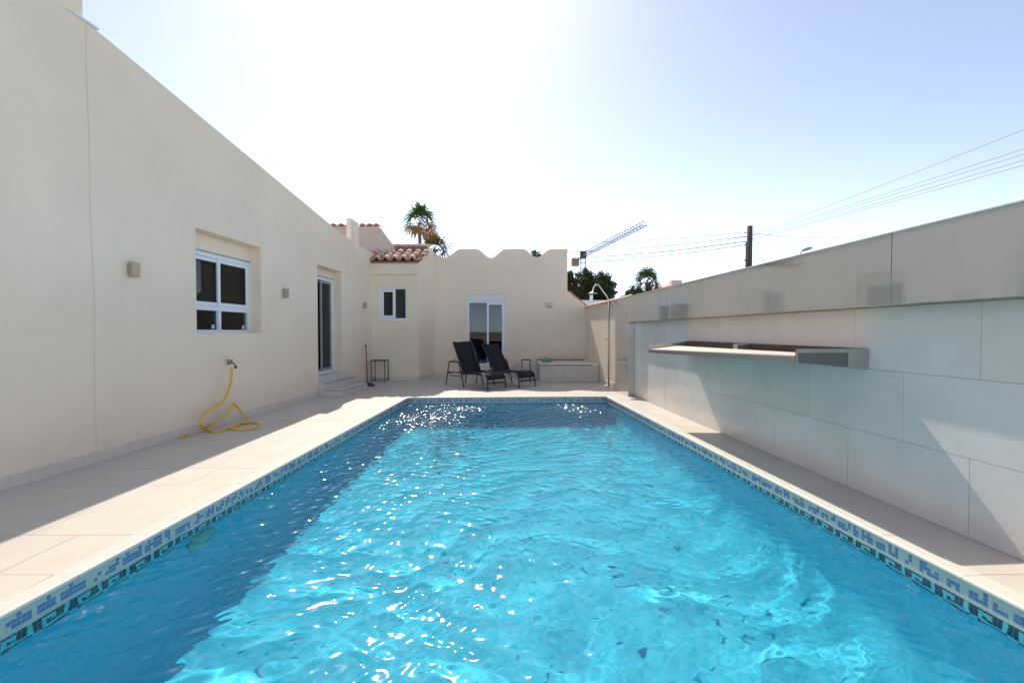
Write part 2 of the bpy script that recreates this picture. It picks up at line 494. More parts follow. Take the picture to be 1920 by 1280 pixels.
# ------------------------------------------------------------------ swimming pool
pool = thing('swimming_pool', (0, 5, -0.14), 'long blue-lined swimming pool with cream coping and mosaic waterline band', 'swimming pool')
IN = 0.015                         # wall face stands back behind the lip
pc = [(PL(PF) - IN, PF - IN), (PR(PF) + IN, PF - IN), (PR(9.15) + IN, PB(1.9) + IN), (PL(9.02) - IN, PB(-2.06) + IN)]
DEPTH = -1.34
basin = MB()
def inset_quad(d):                 # the pool outline moved inwards by d
    out = []
    for i in range(4):
        p, q, w = Vector(pc[i - 1]), Vector(pc[i]), Vector(pc[(i + 1) % 4])
        d1 = (q - p).normalized(); d2 = (w - q).normalized()
        n1 = Vector((-d1.y, d1.x)); n2 = Vector((-d2.y, d2.x))
        # intersection of the two shifted edges
        a = q + n1 * d; b = q + n2 * d
        den = d1.x * d2.y - d1.y * d2.x
        t = ((b.x - a.x) * d2.y - (b.y - a.y) * d2.x) / den
        out.append(a + d1 * t)
    return out
COVE = 0.42
rings = [(0.0, -0.03), (0.0, DEPTH + COVE)]
for k in range(1, 11):
    a = math.pi / 2 * k / 10
    rings.append((COVE * (1 - math.cos(a)), DEPTH + COVE * (1 - math.sin(a))))
rv = []
for d_, z_ in rings:
    rv += [(p.x, p.y, z_) for p in inset_quad(d_)]
rf_ = []
for k in range(len(rings) - 1):
    for i in range(4):
        a, b = 4 * k + i, 4 * k + (i + 1) % 4
        rf_.append((a, b, b + 4, a + 4))
n_ = 4 * (len(rings) - 1)
rf_.append((n_, n_ + 1, n_ + 2, n_ + 3))
# split every band by edge so the corners stay crisp
for f_ in rf_: basin.add([rv[i] for i in f_], [tuple(range(len(f_)))])
basin_o = basin.build('basin', M['lining'], pool, fix=False)
bmm = bmesh.new(); bmm.from_mesh(basin_o.data); bmesh.ops.remove_doubles(bmm, verts=bmm.verts, dist=1e-5); bmm.to_mesh(basin_o.data); bmm.free()
for p_ in basin_o.data.polygons: p_.use_smooth = True
for e_ in basin_o.data.edges:
    va, vb = (basin_o.data.vertices[i].co for i in e_.vertices)
    if (va.z - vb.z) ** 2 > 1e-6: e_.use_edge_sharp = True
basin_o.cycles.is_caustics_receiver = True

# coping: one bullnosed piece, copied along the four edges
def coping_mesh(L):
    prof = [(-CW, -0.03), (-CW, 0.002)]
    for k in range(0, 13):
        a = math.pi / 2 - math.pi * k / 12
        prof.append((-0.016 + 0.016 * math.cos(a), -0.014 + 0.016 * math.sin(a)))
    n = len(prof)
    v = [(0, p[0], p[1]) for p in prof] + [(L, p[0], p[1]) for p in prof]
    f = [(i, (i + 1) % n, n + (i + 1) % n, n + i) for i in range(n)] + [tuple(range(n - 1, -1, -1)), tuple(range(n, 2 * n))]
    me = MB().add(v, f).mesh('coping_stone')
    bm = bmesh.new(); bm.from_mesh(me); bmesh.ops.recalc_face_normals(bm, faces=bm.faces); bm.to_mesh(me); bm.free()
    me.materials.append(M['coping'])
    for p in me.polygons: p.use_smooth = False
    return me
def run_coping(a, b, piece):
    d = Vector((b[0] - a[0], b[1] - a[1])); L = d.length; n = max(1, round(L / piece)); seg = L / n
    me = coping_mesh(seg - 0.003)
    ang = math.atan2(d.y, d.x)
    for i in range(n):
        q = (a[0] + d.x * i / n, a[1] + d.y * i / n, random.uniform(-0.0005, 0.0005))
        inst('coping_stone', me, pool, q, ang)
# travel so that the pool is on the left hand of the piece (+y local)
cA, cB, cC, cD = (PL(PF), PF), (PR(PF), PF), (PR(9.15), PB(PR(9.15))), (PL(9.02), PB(PL(9.02)))
run_coping((cA[0] - CW, cA[1]), (cB[0] + CW, cB[1]), 0.475)
run_coping(cB, cC, 0.475)
run_coping((cC[0] + CW, cC[1] + 0.004), (cD[0] - CW, cD[1] - 0.004), 0.475)
run_coping(cD, cA, 0.712)

# mosaic band
T = 0.0225
KEY = ['#######.', '##...##.', '##...##.', '##.#.##.', '##.####.', '##......', '..######']
def mosaic_cells(nc, seed):
    r = random.Random(seed)
    cols = []
    while len(cols) < nc:
        for _ in range(r.choice([2, 3, 4, 5, 6])):
            cols.append(r.choice([0b010, 0b011, 0b011, 0b111, 0b011, 0b011, 0b110, 0b001, 0b011, 0b111]))
        for _ in range(r.choice([1, 1, 2])):
            cols.append(0)
    return cols
pieces = []   # (pos, angle, kind)
pale = MB(); aqua = MB()
def tile_quad(mb, o, ux, uy, s, z, t, m=0.0014):
    # small raised tile: front quad plus four thin sides
    nx, ny = -uy, ux      # towards the pool (left of travel)
    def P(a, zz, d): return (o[0] + ux * a + nx * d, o[1] + uy * a + ny * d, zz)
    v = [P(s + m, z - T + m, 0.0), P(s + T - m, z - T + m, 0.0), P(s + T - m, z - m, 0.0), P(s + m, z - m, 0.0),
         P(s + m, z - T + m, t), P(s + T - m, z - T + m, t), P(s + T - m, z - m, t), P(s + m, z - m, t)]
    mb.add(v, [(4, 5, 6, 7), (0, 1, 5, 4), (1, 2, 6, 5), (2, 3, 7, 6), (3, 0, 4, 7)])
for e, (a, b) in enumerate([(pc[1], pc[2]), (pc[2], pc[3]), (pc[3], pc[0])]):
    d = Vector((b[0] - a[0], b[1] - a[1])); L = d.length; ux, uy = d.x / L, d.y / L
    nc = int(L / T); cols = mosaic_cells(nc, 40 + e)
    for c in range(nc):
        for r_ in range(11):
            z = -0.031 - T * r_
            if r_ < 3: kind = 'blue' if (cols[c] >> (2 - r_)) & 1 else None
            elif r_ == 3: kind = None
            else: kind = 'navy' if KEY[r_ - 4][7 - c % 8] == '#' else None
            if kind is None:
                tile_quad(pale if r_ < 4 else aqua, a, ux, uy, c * T, z, 0.002)
            else:
                s = c * T
                pieces.append(((a[0] + ux * s, a[1] + uy * s, z), math.atan2(uy, ux), kind, (a, ux, uy, s)))
aq = aqua.build('mosaic_band', M['aqua'], pool, fix=False); aq['kind'] = 'stuff'; aq.cycles.is_caustics_receiver = True
pm = pale.build('mosaic_band', M['pale'], pool, fix=False); pm['kind'] = 'stuff'
pm.cycles.is_caustics_receiver = True
tq = MB(); tile_quad(tq, (0, 0), 1, 0, 0, 0, 0.003, 0.0021)
tmesh = {}
for k in ('blue', 'navy'):
    me = tq.mesh('mosaic_tile_' + k); me.materials.append(M[k]); tmesh[k] = me
pieces.sort(key=lambda q: (q[0][0] ** 2 + q[0][1] ** 2) if q[0][1] > 1.75 else 1e6 + q[0][1])
rest = {'blue': MB(), 'navy': MB()}
for i, (pos, ang, kind, (a, ux, uy, s)) in enumerate(pieces):
    if i < 300:
        inst('mosaic_tile', tmesh[kind], pool, pos, ang)
    else:
        tile_quad(rest[kind], a, ux, uy, s, pos[2], 0.003, 0.0021)
for k in rest:
    o = rest[k].build('mosaic_field', M[k], pool, fix=False); o['kind'] = 'stuff'
    o.cycles.is_caustics_receiver = True
# grout bed behind the mosaic
bed = MB()
for a, b in [(pc[1], pc[2]), (pc[2], pc[3]), (pc[3], pc[0])]:
    d = Vector((b[0] - a[0], b[1] - a[1])).normalized(); n = (-d.y * 0.001, d.x * 0.001)
    bed.add([(a[0] + n[0], a[1] + n[1], -0.280), (b[0] + n[0], b[1] + n[1], -0.280), (b[0] + n[0], b[1] + n[1], -0.031), (a[0] + n[0], a[1] + n[1], -0.031)], [(0, 1, 2, 3)])
bed.build('grout_bed', M['mgrout'], pool, fix=False)
# under-water lamp in the left wall
pl_y = 3.35
lx = PL(pl_y) - IN
lm = MB()
ring = [(0.0, 0.035), (0.085, 0.03), (0.10, 0.02), (0.13, 0.015), (0.135, 0.0)]
for i in range(len(ring) - 1):
    pass
n = 24
v = []; f = []
for r_, h in ring:
    for k in range(n):
        a = 2 * math.pi * k / n
        v.append((lx + h + 0.004, pl_y + r_ * math.cos(a), -0.42 + r_ * math.sin(a)))
for i in range(len(ring) - 1):
    for k in range(n):
        f.append((i * n + k, i * n + (k + 1) % n, (i + 1) * n + (k + 1) % n, (i + 1) * n + k))
lm.add(v, f)
lo = lm.build('pool_light', mat('pool_light_lens', (0.13, 0.47, 0.36), 0.4), pool, smooth=True)
lo.cycles.is_caustics_receiver = True
# return jets in the end wall
for jx in (-1.25, 1.15):
    jm = MB()
    jm.tube([(jx, PB(jx) + IN - 0.001, -0.33), (jx, PB(jx) + IN - 0.03, -0.33)], 0.04, 14)
    jm.build('jet_inlet', M['white'], pool)

# ------------------------------------------------------------------ water
RIPPLE = 0.045
def build_water():
    ys = np.concatenate([np.arange(PF - IN, 4.0, 0.0125), np.arange(4.0, 9.06, 0.0145), [9.06]])
    nx = 330
    u = np.linspace(0, 1, nx)
    t = (ys - ys[0]) / (ys[-1] - ys[0])
    Y0 = ys[:, None] + 0 * u[None, :]
    X0 = (PL(Y0) - IN - 0.004) * (1 - u) + (PR(Y0) + IN + 0.004) * u
    # follow the slightly skew back edge
    Yb = PB(X0) + IN + 0.004
    Y = (PF - IN - 0.004) + (Y0 - ys[0]) / (ys[-1] - ys[0]) * (Yb - (PF - IN - 0.004))
    X = (PL(Y) - IN - 0.004) * (1 - u) + (PR(Y) + IN + 0.004) * u
    r = np.random.default_rng(5)
    Z = np.zeros_like(X)
    # gentle domain warp so the crests are not ruler straight
    wx = X + 0.10 * np.sin(1.7 * Y + 0.9 * X + 1.0) + 0.05 * np.sin(4.1 * X - 2.3 * Y + 0.4)
    wy = Y + 0.10 * np.sin(1.9 * X - 0.7 * Y + 2.0) + 0.05 * np.sin(3.7 * Y + 2.9 * X)
    NX = np.zeros_like(X); NY = np.zeros_like(X)      # slopes of the whole wave field
    SW = 0.0
    def wave(px, py, lam_, a_, ph_, slope, env, geom):
        nonlocal Z, NX, NY
        k = 2 * math.pi / lam_
        th = k * (math.cos(a_) * px + math.sin(a_) * py) + ph_
        c = slope * env * np.cos(th)
        NX += c * math.cos(a_); NY += c * math.sin(a_)
        if geom > 0: Z += geom * (slope / k) * env * np.sin(th)
    def group():
        a, b, c = r.uniform(0.6, 1.8), r.uniform(0.6, 1.8), r.uniform(0, 6.28)
        return 0.5 + 0.5 * np.sin(a * X + b * Y + c)
    for i in range(26):      # swell: moves the surface itself
        wave(wx, wy, math.exp(r.uniform(math.log(0.30), math.log(0.9))), r.normal(math.pi / 2 + 0.28, 0.7), r.uniform(0, 6.28), 0.0125, group(), 1.0)
    for i in range(60):      # ripples riding on it
        wave(wx, wy, math.exp(r.uniform(math.log(0.058), math.log(0.24))), r.normal(math.pi / 2 + 0.28, 0.8), r.uniform(0, 6.28), RIPPLE, group(), 0.03)
    # churned water over the two return jets
    for (jx, jy, s, amp) in ((-1.15, 8.25, 0.52, 1.0), (-1.35, 7.4, 0.6, 0.7), (-1.85, 7.0, 0.4, 0.4), (1.12, 8.55, 0.42, 1.0), (1.55, 8.2, 0.4, 0.5)):
        env = amp * np.exp(-(((X - jx) / s) ** 2 + ((Y - jy) / (s * 1.3)) ** 2))
        for i in range(26):
            wave(X, Y, r.uniform(0.055, 0.17), r.uniform(0, 6.28), r.uniform(0, 6.28), 0.15, env, 0.06)
    Z = WZ + Z
    ny = len(ys)
    verts = np.stack([X, Y, Z], -1).reshape(-1, 3)
    idx = np.arange(ny * nx).reshape(ny, nx)
    q = np.stack([idx[:-1, :-1], idx[:-1, 1:], idx[1:, 1:], idx[1:, :-1]], -1).reshape(-1, 4)
    me = bpy.data.meshes.new('water')
    me.vertices.add(len(verts)); me.vertices.foreach_set('co', verts.ravel())
    me.loops.add(q.size); me.loops.foreach_set('vertex_index', q.ravel())
    me.polygons.add(len(q)); me.polygons.foreach_set('loop_start', np.arange(0, q.size, 4)); me.polygons.foreach_set('loop_total', np.full(len(q), 4))
    me.update(); me.validate()
    me.polygons.foreach_set('use_smooth', np.ones(len(q), dtype=bool))
    me.materials.append(M['water'])
    for an, kf in (('ripple', 1.0), ('ripple_soft', 0.38)):
        nrm = np.stack([-NX * kf, -NY * kf, np.ones_like(X)], -1).reshape(-1, 3)
        nrm /= np.linalg.norm(nrm, axis=1)[:, None]
        at = me.attributes.new(an, 'FLOAT_VECTOR', 'POINT')
        at.data.foreach_set('vector', nrm.astype(np.float32).ravel())
    o = link(bpy.data.objects.new('water', me))
    tag(o, kind='structure')
    o.cycles.is_caustics_caster = True
    return o
build_water()
# ------------------------------------------------------------------ walls with openings
def wall_mesh(mb, pt, top, holes, z0, th, reveal=None):
    """pt(s, z, d): point on the wall face (d < 0 goes into the wall); top: [(s, z)] profile; holes: (s0, s1, z0, z1)"""
    reveal = th if reveal is None else reveal
    br = sorted(set([s for s, _ in top] + [h[0] for h in holes] + [h[1] for h in holes]))
    def tz(s):
        for (a, za), (b, zb) in zip(top[:-1], top[1:]):
            if a <= s <= b and b > a: return za + (zb - za) * (s - a) / (b - a)
        return top[-1][1]
    def quad(p): mb.add(p, [(0, 1, 2, 3)])
    for s0, s1 in zip(br[:-1], br[1:]):
        if s1 - s0 < 1e-6: continue
        mid = (s0 + s1) / 2
        hs = sorted([h for h in holes if h[0] <= mid <= h[1]], key=lambda h: h[2])
        lo = z0
        t0, t1 = tz(s0 + 1e-7), tz(s1 - 1e-7)
        for h in hs:
            quad([pt(s0, lo, 0), pt(s1, lo, 0), pt(s1, h[2], 0), pt(s0, h[2], 0)]); lo = h[3]
        quad([pt(s0, lo, 0), pt(s1, lo, 0), pt(s1, t1, 0), pt(s0, t0, 0)])
        quad([pt(s0, t0, 0), pt(s1, t1, 0), pt(s1, t1, -th), pt(s0, t0, -th)])
        lo = z0
        for h in hs:
            quad([pt(s0, lo, -th), pt(s1, lo, -th), pt(s1, h[2], -th), pt(s0, h[2], -th)]); lo = h[3]
        quad([pt(s0, lo, -th), pt(s1, lo, -th), pt(s1, t1, -th), pt(s0, t0, -th)])
    for s, zt in (top[0], top[-1]):
        quad([pt(s, z0, 0), pt(s, zt, 0), pt(s, zt, -th), pt(s, z0, -th)])
    # vertical steps in the profile
    for (a, za), (b, zb) in zip(top[:-1], top[1:]):
        if abs(a - b) < 1e-6: quad([pt(a, za, 0), pt(a, zb, 0), pt(a, zb, -th), pt(a, za, -th)])
    for a, b, c, d in holes:
        quad([pt(a, c, 0), pt(b, c, 0), pt(b, c, -reveal), pt(a, c, -reveal)])
        quad([pt(a, d, 0), pt(b, d, 0), pt(b, d, -reveal), pt(a, d, -reveal)])
        quad([pt(a, c, 0), pt(a, d, 0), pt(a, d, -reveal), pt(a, c, -reveal)])
        quad([pt(b, c, 0), pt(b, d, 0), pt(b, d, -reveal), pt(b, c, -reveal)])
    return mb
def box_on(mb, pt, s0, s1, z0, z1, d0, d1):
    p = [pt(s0, z0, d0), pt(s1, z0, d0), pt(s1, z0, d1), pt(s0, z0, d1), pt(s0, z1, d0), pt(s1, z1, d0), pt(s1, z1, d1), pt(s0, z1, d1)]
    return mb.hexa(p)
def frame_on(mb, pt, s0, s1, z0, z1, w, d0, d1):
    box_on(mb, pt, s0, s1, z0, z0 + w, d0, d1); box_on(mb, pt, s0, s1, z1 - w, z1, d0, d1)
    box_on(mb, pt, s0, s0 + w, z0 + w, z1 - w, d0, d1); box_on(mb, pt, s1 - w, s1, z0 + w, z1 - w, d0, d1)
    return mb
def room_on(mb, pt, s0, s1, z0, z1, d0, d1):
    a = [pt(s, z, d) for d in (d0, d1) for s, z in ((s0, z0), (s1, z0), (s1, z1), (s0, z1))]
    mb.add(a, [(4, 5, 6, 7), (0, 1, 5, 4), (1, 2, 6, 5), (2, 3, 7, 6), (3, 0, 4, 7)])
    return mb

# ------------------------------------------------------------------ house on the left
house = thing('house', LW(6.5, 0, 0), 'long cream rendered house with sloping wall top and deep openings, left of the pool', 'house')
WIN = (5.88, 7.28, 1.275, 2.64)
DOOR = (9.16, 10.28, 0.40, 2.65)
wm = MB()
wall_mesh(wm, LW, [(-3, 6.0), (4.456, 6.0), (4.456, 4.315), (5.16, 4.222), (9.86, 3.575), (11.10, 3.44), (12.35, 3.40)], [WIN, DOOR], -0.1, 0.35)
wall_o = wm.build('wall', M['stucco'], house, fix=True)
# raised pier on the wall head
pm_ = MB(); box_on(pm_, LW, 10.86, 11.35, 3.3, 4.0, -0.12, 0.002)
pm_.build('parapet_pier', M['stucco'], house, bevel=0.02)
# vertical plaster joint with its slight wander
jm = MB(); jp = []
for i in range(34):
    z = 0.13 + i * (4.28 - 0.13) / 33
    jp.append((4.50 + 0.012 * math.sin(1.3 * z) + 0.006 * math.sin(4.1 * z + 1), z))
for (a, za), (b, zb) in zip(jp[:-1], jp[1:]):
    w = 0.0045
    jm.add([LW(a - w, za, .0015), LW(a + w, za, .0015), LW(b + w, zb, .0015), LW(b - w, zb, .0015)], [(0, 1, 2, 3)])
jm.build('plaster_joint', M['joint'], house)
# thin white strip painting the sunlit edge at the step in the wall head
fm = MB(); box_on(fm, LW, 4.30, 4.60, 4.300, 4.318, -0.1, 0.025); fm.build('sunlit_edge_strip', M['white'], house)
# skirting tiles
k = 0
y = 3.906 - TP * 8
while y < 12.3:
    y1 = min(y + TP, 12.28)
    if not (y1 > 9.14 and y < 10.70):
        sm = MB(); box_on(sm, LW, y + .0015, y1 - .0015, 0.0, 0.11 + random.uniform(-.002, .002), -0.01, 0.014)
        sm.build('skirting_tile', M['skirt'], house, bevel=0.002)
    elif y < 9.14:
        sm = MB(); box_on(sm, LW, y + .0015, 9.138, 0.0, 0.11, -0.01, 0.014); sm.build('skirting_tile', M['skirt'], house, bevel=0.002)
    elif y1 > 10.70:
        sm = MB(); box_on(sm, LW, 10.702, y1 - .0015, 0.0, 0.11, -0.01, 0.014); sm.build('skirting_tile', M['skirt'], house, bevel=0.002)
    y += TP
# window
D0 = -0.19
win = MB(); frame_on(win, LW, WIN[0], WIN[1], WIN[2], 2.40, 0.055, D0 - .07, D0)
box_on(win, LW, WIN[0] + .055, WIN[1] - .055, 1.60, 1.665, D0 - .07, D0)
wmid = (WIN[0] + WIN[1]) / 2
box_on(win, LW, wmid - .03, wmid + .03, 1.33, 1.60, D0 - .07, D0 + .001)
window = win.build('window', M['white'], house, bevel=0.004)
sb = MB(); box_on(sb, LW, WIN[0], WIN[1], 2.402, WIN[3], D0 - .08, D0 + 0.004)
sbo = sb.build('shutter_box', M['stucco'], window, bevel=0.004)
tr = MB(); box_on(tr, LW, WIN[0] + .002, WIN[1] - .002, 2.404, 2.42, D0, D0 + .012); tr.build('shutter_trim', M['grey_frame'], window)
for a, b, off in ((WIN[0] + .057, wmid + .03, -.012), (wmid - .03, WIN[1] - .057, .012)):
    s = MB(); frame_on(s, LW, a, b, 1.667, 2.343, .055, D0 - .05 + off, D0 - .012 + off); s.build('sash', M['white'], window, bevel=.003)
    p = MB(); box_on(p, LW, a + .05, b - .05, 1.715, 2.295, D0 - .034 + off, D0 - .028 + off); p.build('pane', M['glass'], window)
    gk = MB(); frame_on(gk, LW, a + .052, b - .052, 1.719, 2.291, .008, D0 - .03 + off, D0 - .011 + off); gk.build('gasket', M['gasket'], window)
for a, b in ((WIN[0] + .057, wmid - .03), (wmid + .03, WIN[1] - .057)):
    p = MB(); box_on(p, LW, a, b, 1.33, 1.60, D0 - .04, D0 - .034); p.build('pane', M['glass'], window)
    h = MB(); box_on(h, LW, b - .10, b - .075, 1.345, 1.40, D0 - .032, D0 - .01); h.build('latch', M['white'], window)
si = MB(); box_on(si, LW, WIN[0], WIN[1], WIN[2] - .002, WIN[2] + .006, D0, -.004); si.build('sill', M['stucco'], window)
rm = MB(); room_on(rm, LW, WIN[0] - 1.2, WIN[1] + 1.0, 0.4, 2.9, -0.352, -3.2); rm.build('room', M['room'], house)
cu = MB()
for i in range(16):
    a = WIN[0] + .1 + i * .035
    box_on(cu, LW, a, a + .03, 1.0, 2.6, -0.50 - .02 * (i % 2), -0.49 - .02 * (i % 2))
cu.build('curtain', M['roomw'], house)
# door
dr = MB(); frame_on(dr, LW, DOOR[0], DOOR[1], DOOR[2], 2.47, .06, D0 - .10, D0)
door = dr.build('door', M['white'], house, bevel=.004)
sb = MB(); box_on(sb, LW, DOOR[0], DOOR[1], 2.472, DOOR[3], D0 - .10, D0 + .004); sb.build('shutter_box', M['stucco'], door)
tr = MB(); box_on(tr, LW, DOOR[0] + .002, DOOR[1] - .002, 2.474, 2.49, D0, D0 + .012); tr.build('shutter_trim', M['grey_frame'], door)
s = MB(); frame_on(s, LW, 9.60, 10.20, .462, 2.41, .06, D0 - .085, D0 - .05); s.build('sash', M['grey_frame'], door, bevel=.003)
p = MB(); box_on(p, LW, 9.655, 10.145, .52, 2.355, D0 - .07, D0 - .064); p.build('pane', M['glass'], door)
s = MB(); frame_on(s, LW, 9.72, 10.22, .462, 2.41, .055, D0 - .04, D0 - .01); s.build('sash', M['grey_frame'], door, bevel=.003)
p = MB(); box_on(p, LW, 9.77, 10.17, .515, 2.36, D0 - .028, D0 - .022); p.build('pane', M['glass'], door)
th_ = MB(); box_on(th_, LW, DOOR[0], DOOR[1], .385, .402, -.18, .02); th_.build('threshold', M['step'], door)
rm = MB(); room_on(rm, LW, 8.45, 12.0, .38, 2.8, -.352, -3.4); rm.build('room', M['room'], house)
cab = MB(); box_on(cab, LW, 11.2, 11.9, .4, 1.25, -1.4, -.8); cab.build('cabinet', M['rust'], house)
cab = MB(); box_on(cab, LW, 11.1, 11.95, 1.26, 1.29, -1.5, -.7); cab.build('worktop', M['roomw'], house)
cab = MB(); box_on(cab, LW, 11.6, 11.9, 1.5, 2.2, -1.2, -.9); cab.build('cupboard', M['roomw'], house)
# door steps: three risers, two wide treads with dark joints
st = MB(); box_on(st, LW, 9.15, 10.68, 0.001, .258, -.01, .14)
steps = st.build('door_step', M['step'], house, bevel=.003)
st = MB(); box_on(st, LW, 9.12, 10.46, 0.001, .128, .142, .52)
st.build('door_step', M['step'], house, bevel=.003)
ed = MB()
box_on(ed, LW, 9.15, 10.681, .242, .2535, .141, .1425); box_on(ed, LW, 9.119, 10.461, .112, .1235, .52, .5215)
box_on(ed, LW, 9.1185, 9.12, .112, .1235, .142, .5215); box_on(ed, LW, 9.1185, 9.1195, .001, .116, .517, .5205)
box_on(ed, LW, 9.149, 9.1495, .13, .258, .137, .1425)
ed.build('step_joint', M['step_edge'], steps)
st = MB(); box_on(st, LW, 9.14, 10.30, .26, .385, -.18, .02); st.build('door_plinth', M['step'], house)
st = MB(); box_on(st, LW, 10.284, 10.62, .26, .37, .001, .016); st.build('skirting_tile', M['skirt'], house)

# tap on the house wall
tap = thing('garden_tap', LW(6.44, .83, .0), 'small dark metal garden tap on the cream house wall', 'tap')
t = MB(); t.tube([LW(6.44, .86, -.01), LW(6.44, .86, .03)], .028, 14); t.build('rose', M['chrome'], tap, smooth=False)
t = MB(); t.tube([LW(6.44, .86, .03), LW(6.44, .86, .085), LW(6.45, .845, .11), LW(6.455, .80, .12)], [.014, .014, .013, .012], 10); t.build('spout', M['brass'], tap, smooth=True)
t = MB(); t.tube([LW(6.44, .87, .07), LW(6.44, .895, .07)], .008, 8); t.tube([LW(6.33, .905, .07), LW(6.46, .895, .072)], .007, 8); t.build('lever', M['black'], tap)
t = MB(); t.tube([LW(6.455, .815, .12), LW(6.458, .785, .121)], .018, 12); t.build('hose_connector', M['black'], tap)

# hose
def smooth_path(pts, per=8):
    P = [Vector(p) for p in pts]; out = []
    for i in range(len(P) - 1):
        p0 = P[max(i - 1, 0)]; p1 = P[i]; p2 = P[i + 1]; p3 = P[min(i + 2, len(P) - 1)]
        for k in range(per):
            t = k / per
            out.append(0.5 * ((2 * p1) + (-p0 + p2) * t + (2 * p0 - 5 * p1 + 4 * p2 - p3) * t * t + (-p0 + 3 * p1 - 3 * p2 + p3) * t ** 3))
    out.append(P[-1]); return out
HOSE = [(-3.927, 6.357, 0.805), (-3.922, 6.359, 0.699), (-3.921, 6.284, 0.498), (-3.928, 6.138, 0.348), (-3.931, 5.871, 0.280), (-3.929, 5.724, 0.201), (-3.920, 5.704, 0.132), (-4.006, 5.930, 0.030), (-3.826, 5.835, 0.012), (-3.786, 5.995, 0.012), (-3.799, 6.253, 0.012), (-3.758, 6.427, 0.012), (-3.630, 6.427, 0.012), (-3.488, 6.253, 0.012), (-3.451, 6.045, 0.012), (-3.577, 5.959, 0.012), (-3.752, 6.039, 0.012), (-3.837, 6.271, 0.020), (-3.736, 6.326, 0.035), (-3.702, 6.383, 0.050), (-3.880, 6.495, 0.162), (-3.943, 6.449, 0.273), (-3.945, 6.404, 0.276), (-3.932, 6.267, 0.177), (-3.870, 5.905, 0.122), (-4.093, 5.993, 0.020), (-4.087, 5.749, 0.012), (-4.023, 5.524, 0.012)]
hm = MB(); hm.tube(smooth_path(HOSE), .0155, 9)
tag(hm.build('garden_hose', M['hose'], smooth=True), 'yellow garden hose hanging from the wall tap and coiled on the paving', 'hose')

# wall lamps on the house
def sconce(y, label):
    t = thing('wall_lamp', LW(y, 1.89, 0), label, 'wall lamp', 'box lamps along the house wall')
    b = MB(); box_on(b, LW, y - .05, y + .05, 1.893, 2.05, .022, .066)
    b.build('shade', M['sconce'], t, bevel=.004)
    b = MB(); box_on(b, LW, y - .04, y + .04, 1.915, 2.03, .001, .022); b.build('back_plate', M['grey_frame'], t)
    return t
sconce(4.93, 'bronze box wall lamp left of the window, nearest the camera')
sconce(7.93, 'bronze box wall lamp between the window and the glazed door')
sconce(11.62, 'small bronze box wall lamp in the corner beside the tiled annex')

# ------------------------------------------------------------------ barrel tiles
def barrel_mesh(name, L, r0, r1, matl, th=.012, n=8, flip=False):
    v = []; f = []
    for (x, r) in ((0, r0), (L, r1)):
        for rr in (r, r - th):
            for k in range(n + 1):
                a = math.pi * k / n
                z = rr * math.sin(a) * .8
                v.append((x, rr * math.cos(a), -z if flip else z))
    m = n + 1
    for k in range(n):
        f.append((k, k + 1, 2 * m + k + 1, 2 * m + k)); f.append((m + k, 3 * m + k, 3 * m + k + 1, m + k + 1))
        f.append((k, m + k, m + k + 1, k + 1)); f.append((2 * m + k, 2 * m + k + 1, 3 * m + k + 1, 3 * m + k))
    f.append((0, 2 * m, 3 * m, m)); f.append((n, m + n, 3 * m + n, 2 * m + n))
    me = MB().add(v, f).mesh(name)
    bm = bmesh.new(); bm.from_mesh(me); bmesh.ops.recalc_face_normals(bm, faces=bm.faces); bm.to_mesh(me); bm.free()
    me.materials.append(matl)
    for p in me.polygons: p.use_smooth = True
    return me

# ------------------------------------------------------------------ annex with the little tiled roof
annex = thing('annex', (-3.2, 12.2, 0), 'small cream annex with terracotta tiled lean-to roof and narrow white window', 'annex')
AF = lambda s, z, d=0.0: (s, 12.2 - d, z)
AW = (-3.575, -2.80, 1.61, 2.50)
am = MB(); wall_mesh(am, AF, [(-3.9, 2.85), (-2.5, 2.85)], [AW], -.1, .2)
am.build('wall', M['stucco_y'], annex)
fm = MB(); box_on(fm, AF, -3.92, -2.49, 2.83, 3.15, -.2, .05)
fm.build('fascia', M['stucco_d'], annex, bevel=.01)
# skew side wall with raking head
sx0, sy0, sx1, sy1 = -2.5, 12.2, -2.26, 13.32
sl = math.hypot(sx1 - sx0, sy1 - sy0)
def AS(s, z, d=0.0):
    ux, uy = (sx1 - sx0) / sl, (sy1 - sy0) / sl
    return (sx0 + ux * s + uy * d, sy0 + uy * s - ux * d, z)
am = MB(); wall_mesh(am, AS, [(0, 3.16), (.12, 3.24), (.86, 3.70), (.93, 3.70), (1.145, 3.46)], [], -.1, .16)
am.build('side_wall', M['stucco'], annex)
y = 0
for a, b in ((-3.73, -3.27), (-3.267, -2.80), (-2.797, -2.503)):
    s = MB(); box_on(s, AF, a, b, 0, .11, -.01, .013); s.build('skirting_tile', M['skirt'], annex, bevel=.002)
for a, b in ((0.0, .47), (.473, .94), (.943, 1.13)):
    s = MB(); box_on(s, AS, a, b, 0, .11, -.01, .013); s.build('skirting_tile', M['skirt'], annex, bevel=.002)
w = MB(); frame_on(w, AF, AW[0], AW[1], AW[2], AW[3], .055, -.09, -.03); aw = w.build('window', M['white'], annex, bevel=.003)
s = MB(); frame_on(s, AF, AW[0] + .06, -3.13, AW[2] + .06, AW[3] - .06, .07, -.07, -.035); s.build('sash', M['white'], aw, bevel=.003)
p = MB(); box_on(p, AF, AW[0] + .12, -3.19, AW[2] + .12, AW[3] - .12, -.06, -.055); p.build('pane', M['glass'], aw)
p = MB(); box_on(p, AF, -3.13, AW[1] - .05, AW[2] + .05, AW[3] - .05, -.08, -.075); p.build('pane', M['glass'], aw)
rm = MB(); room_on(rm, AF, -3.72, -2.62, .2, 2.7, -.21, -1.0); rm.build('room', M['room'], annex)
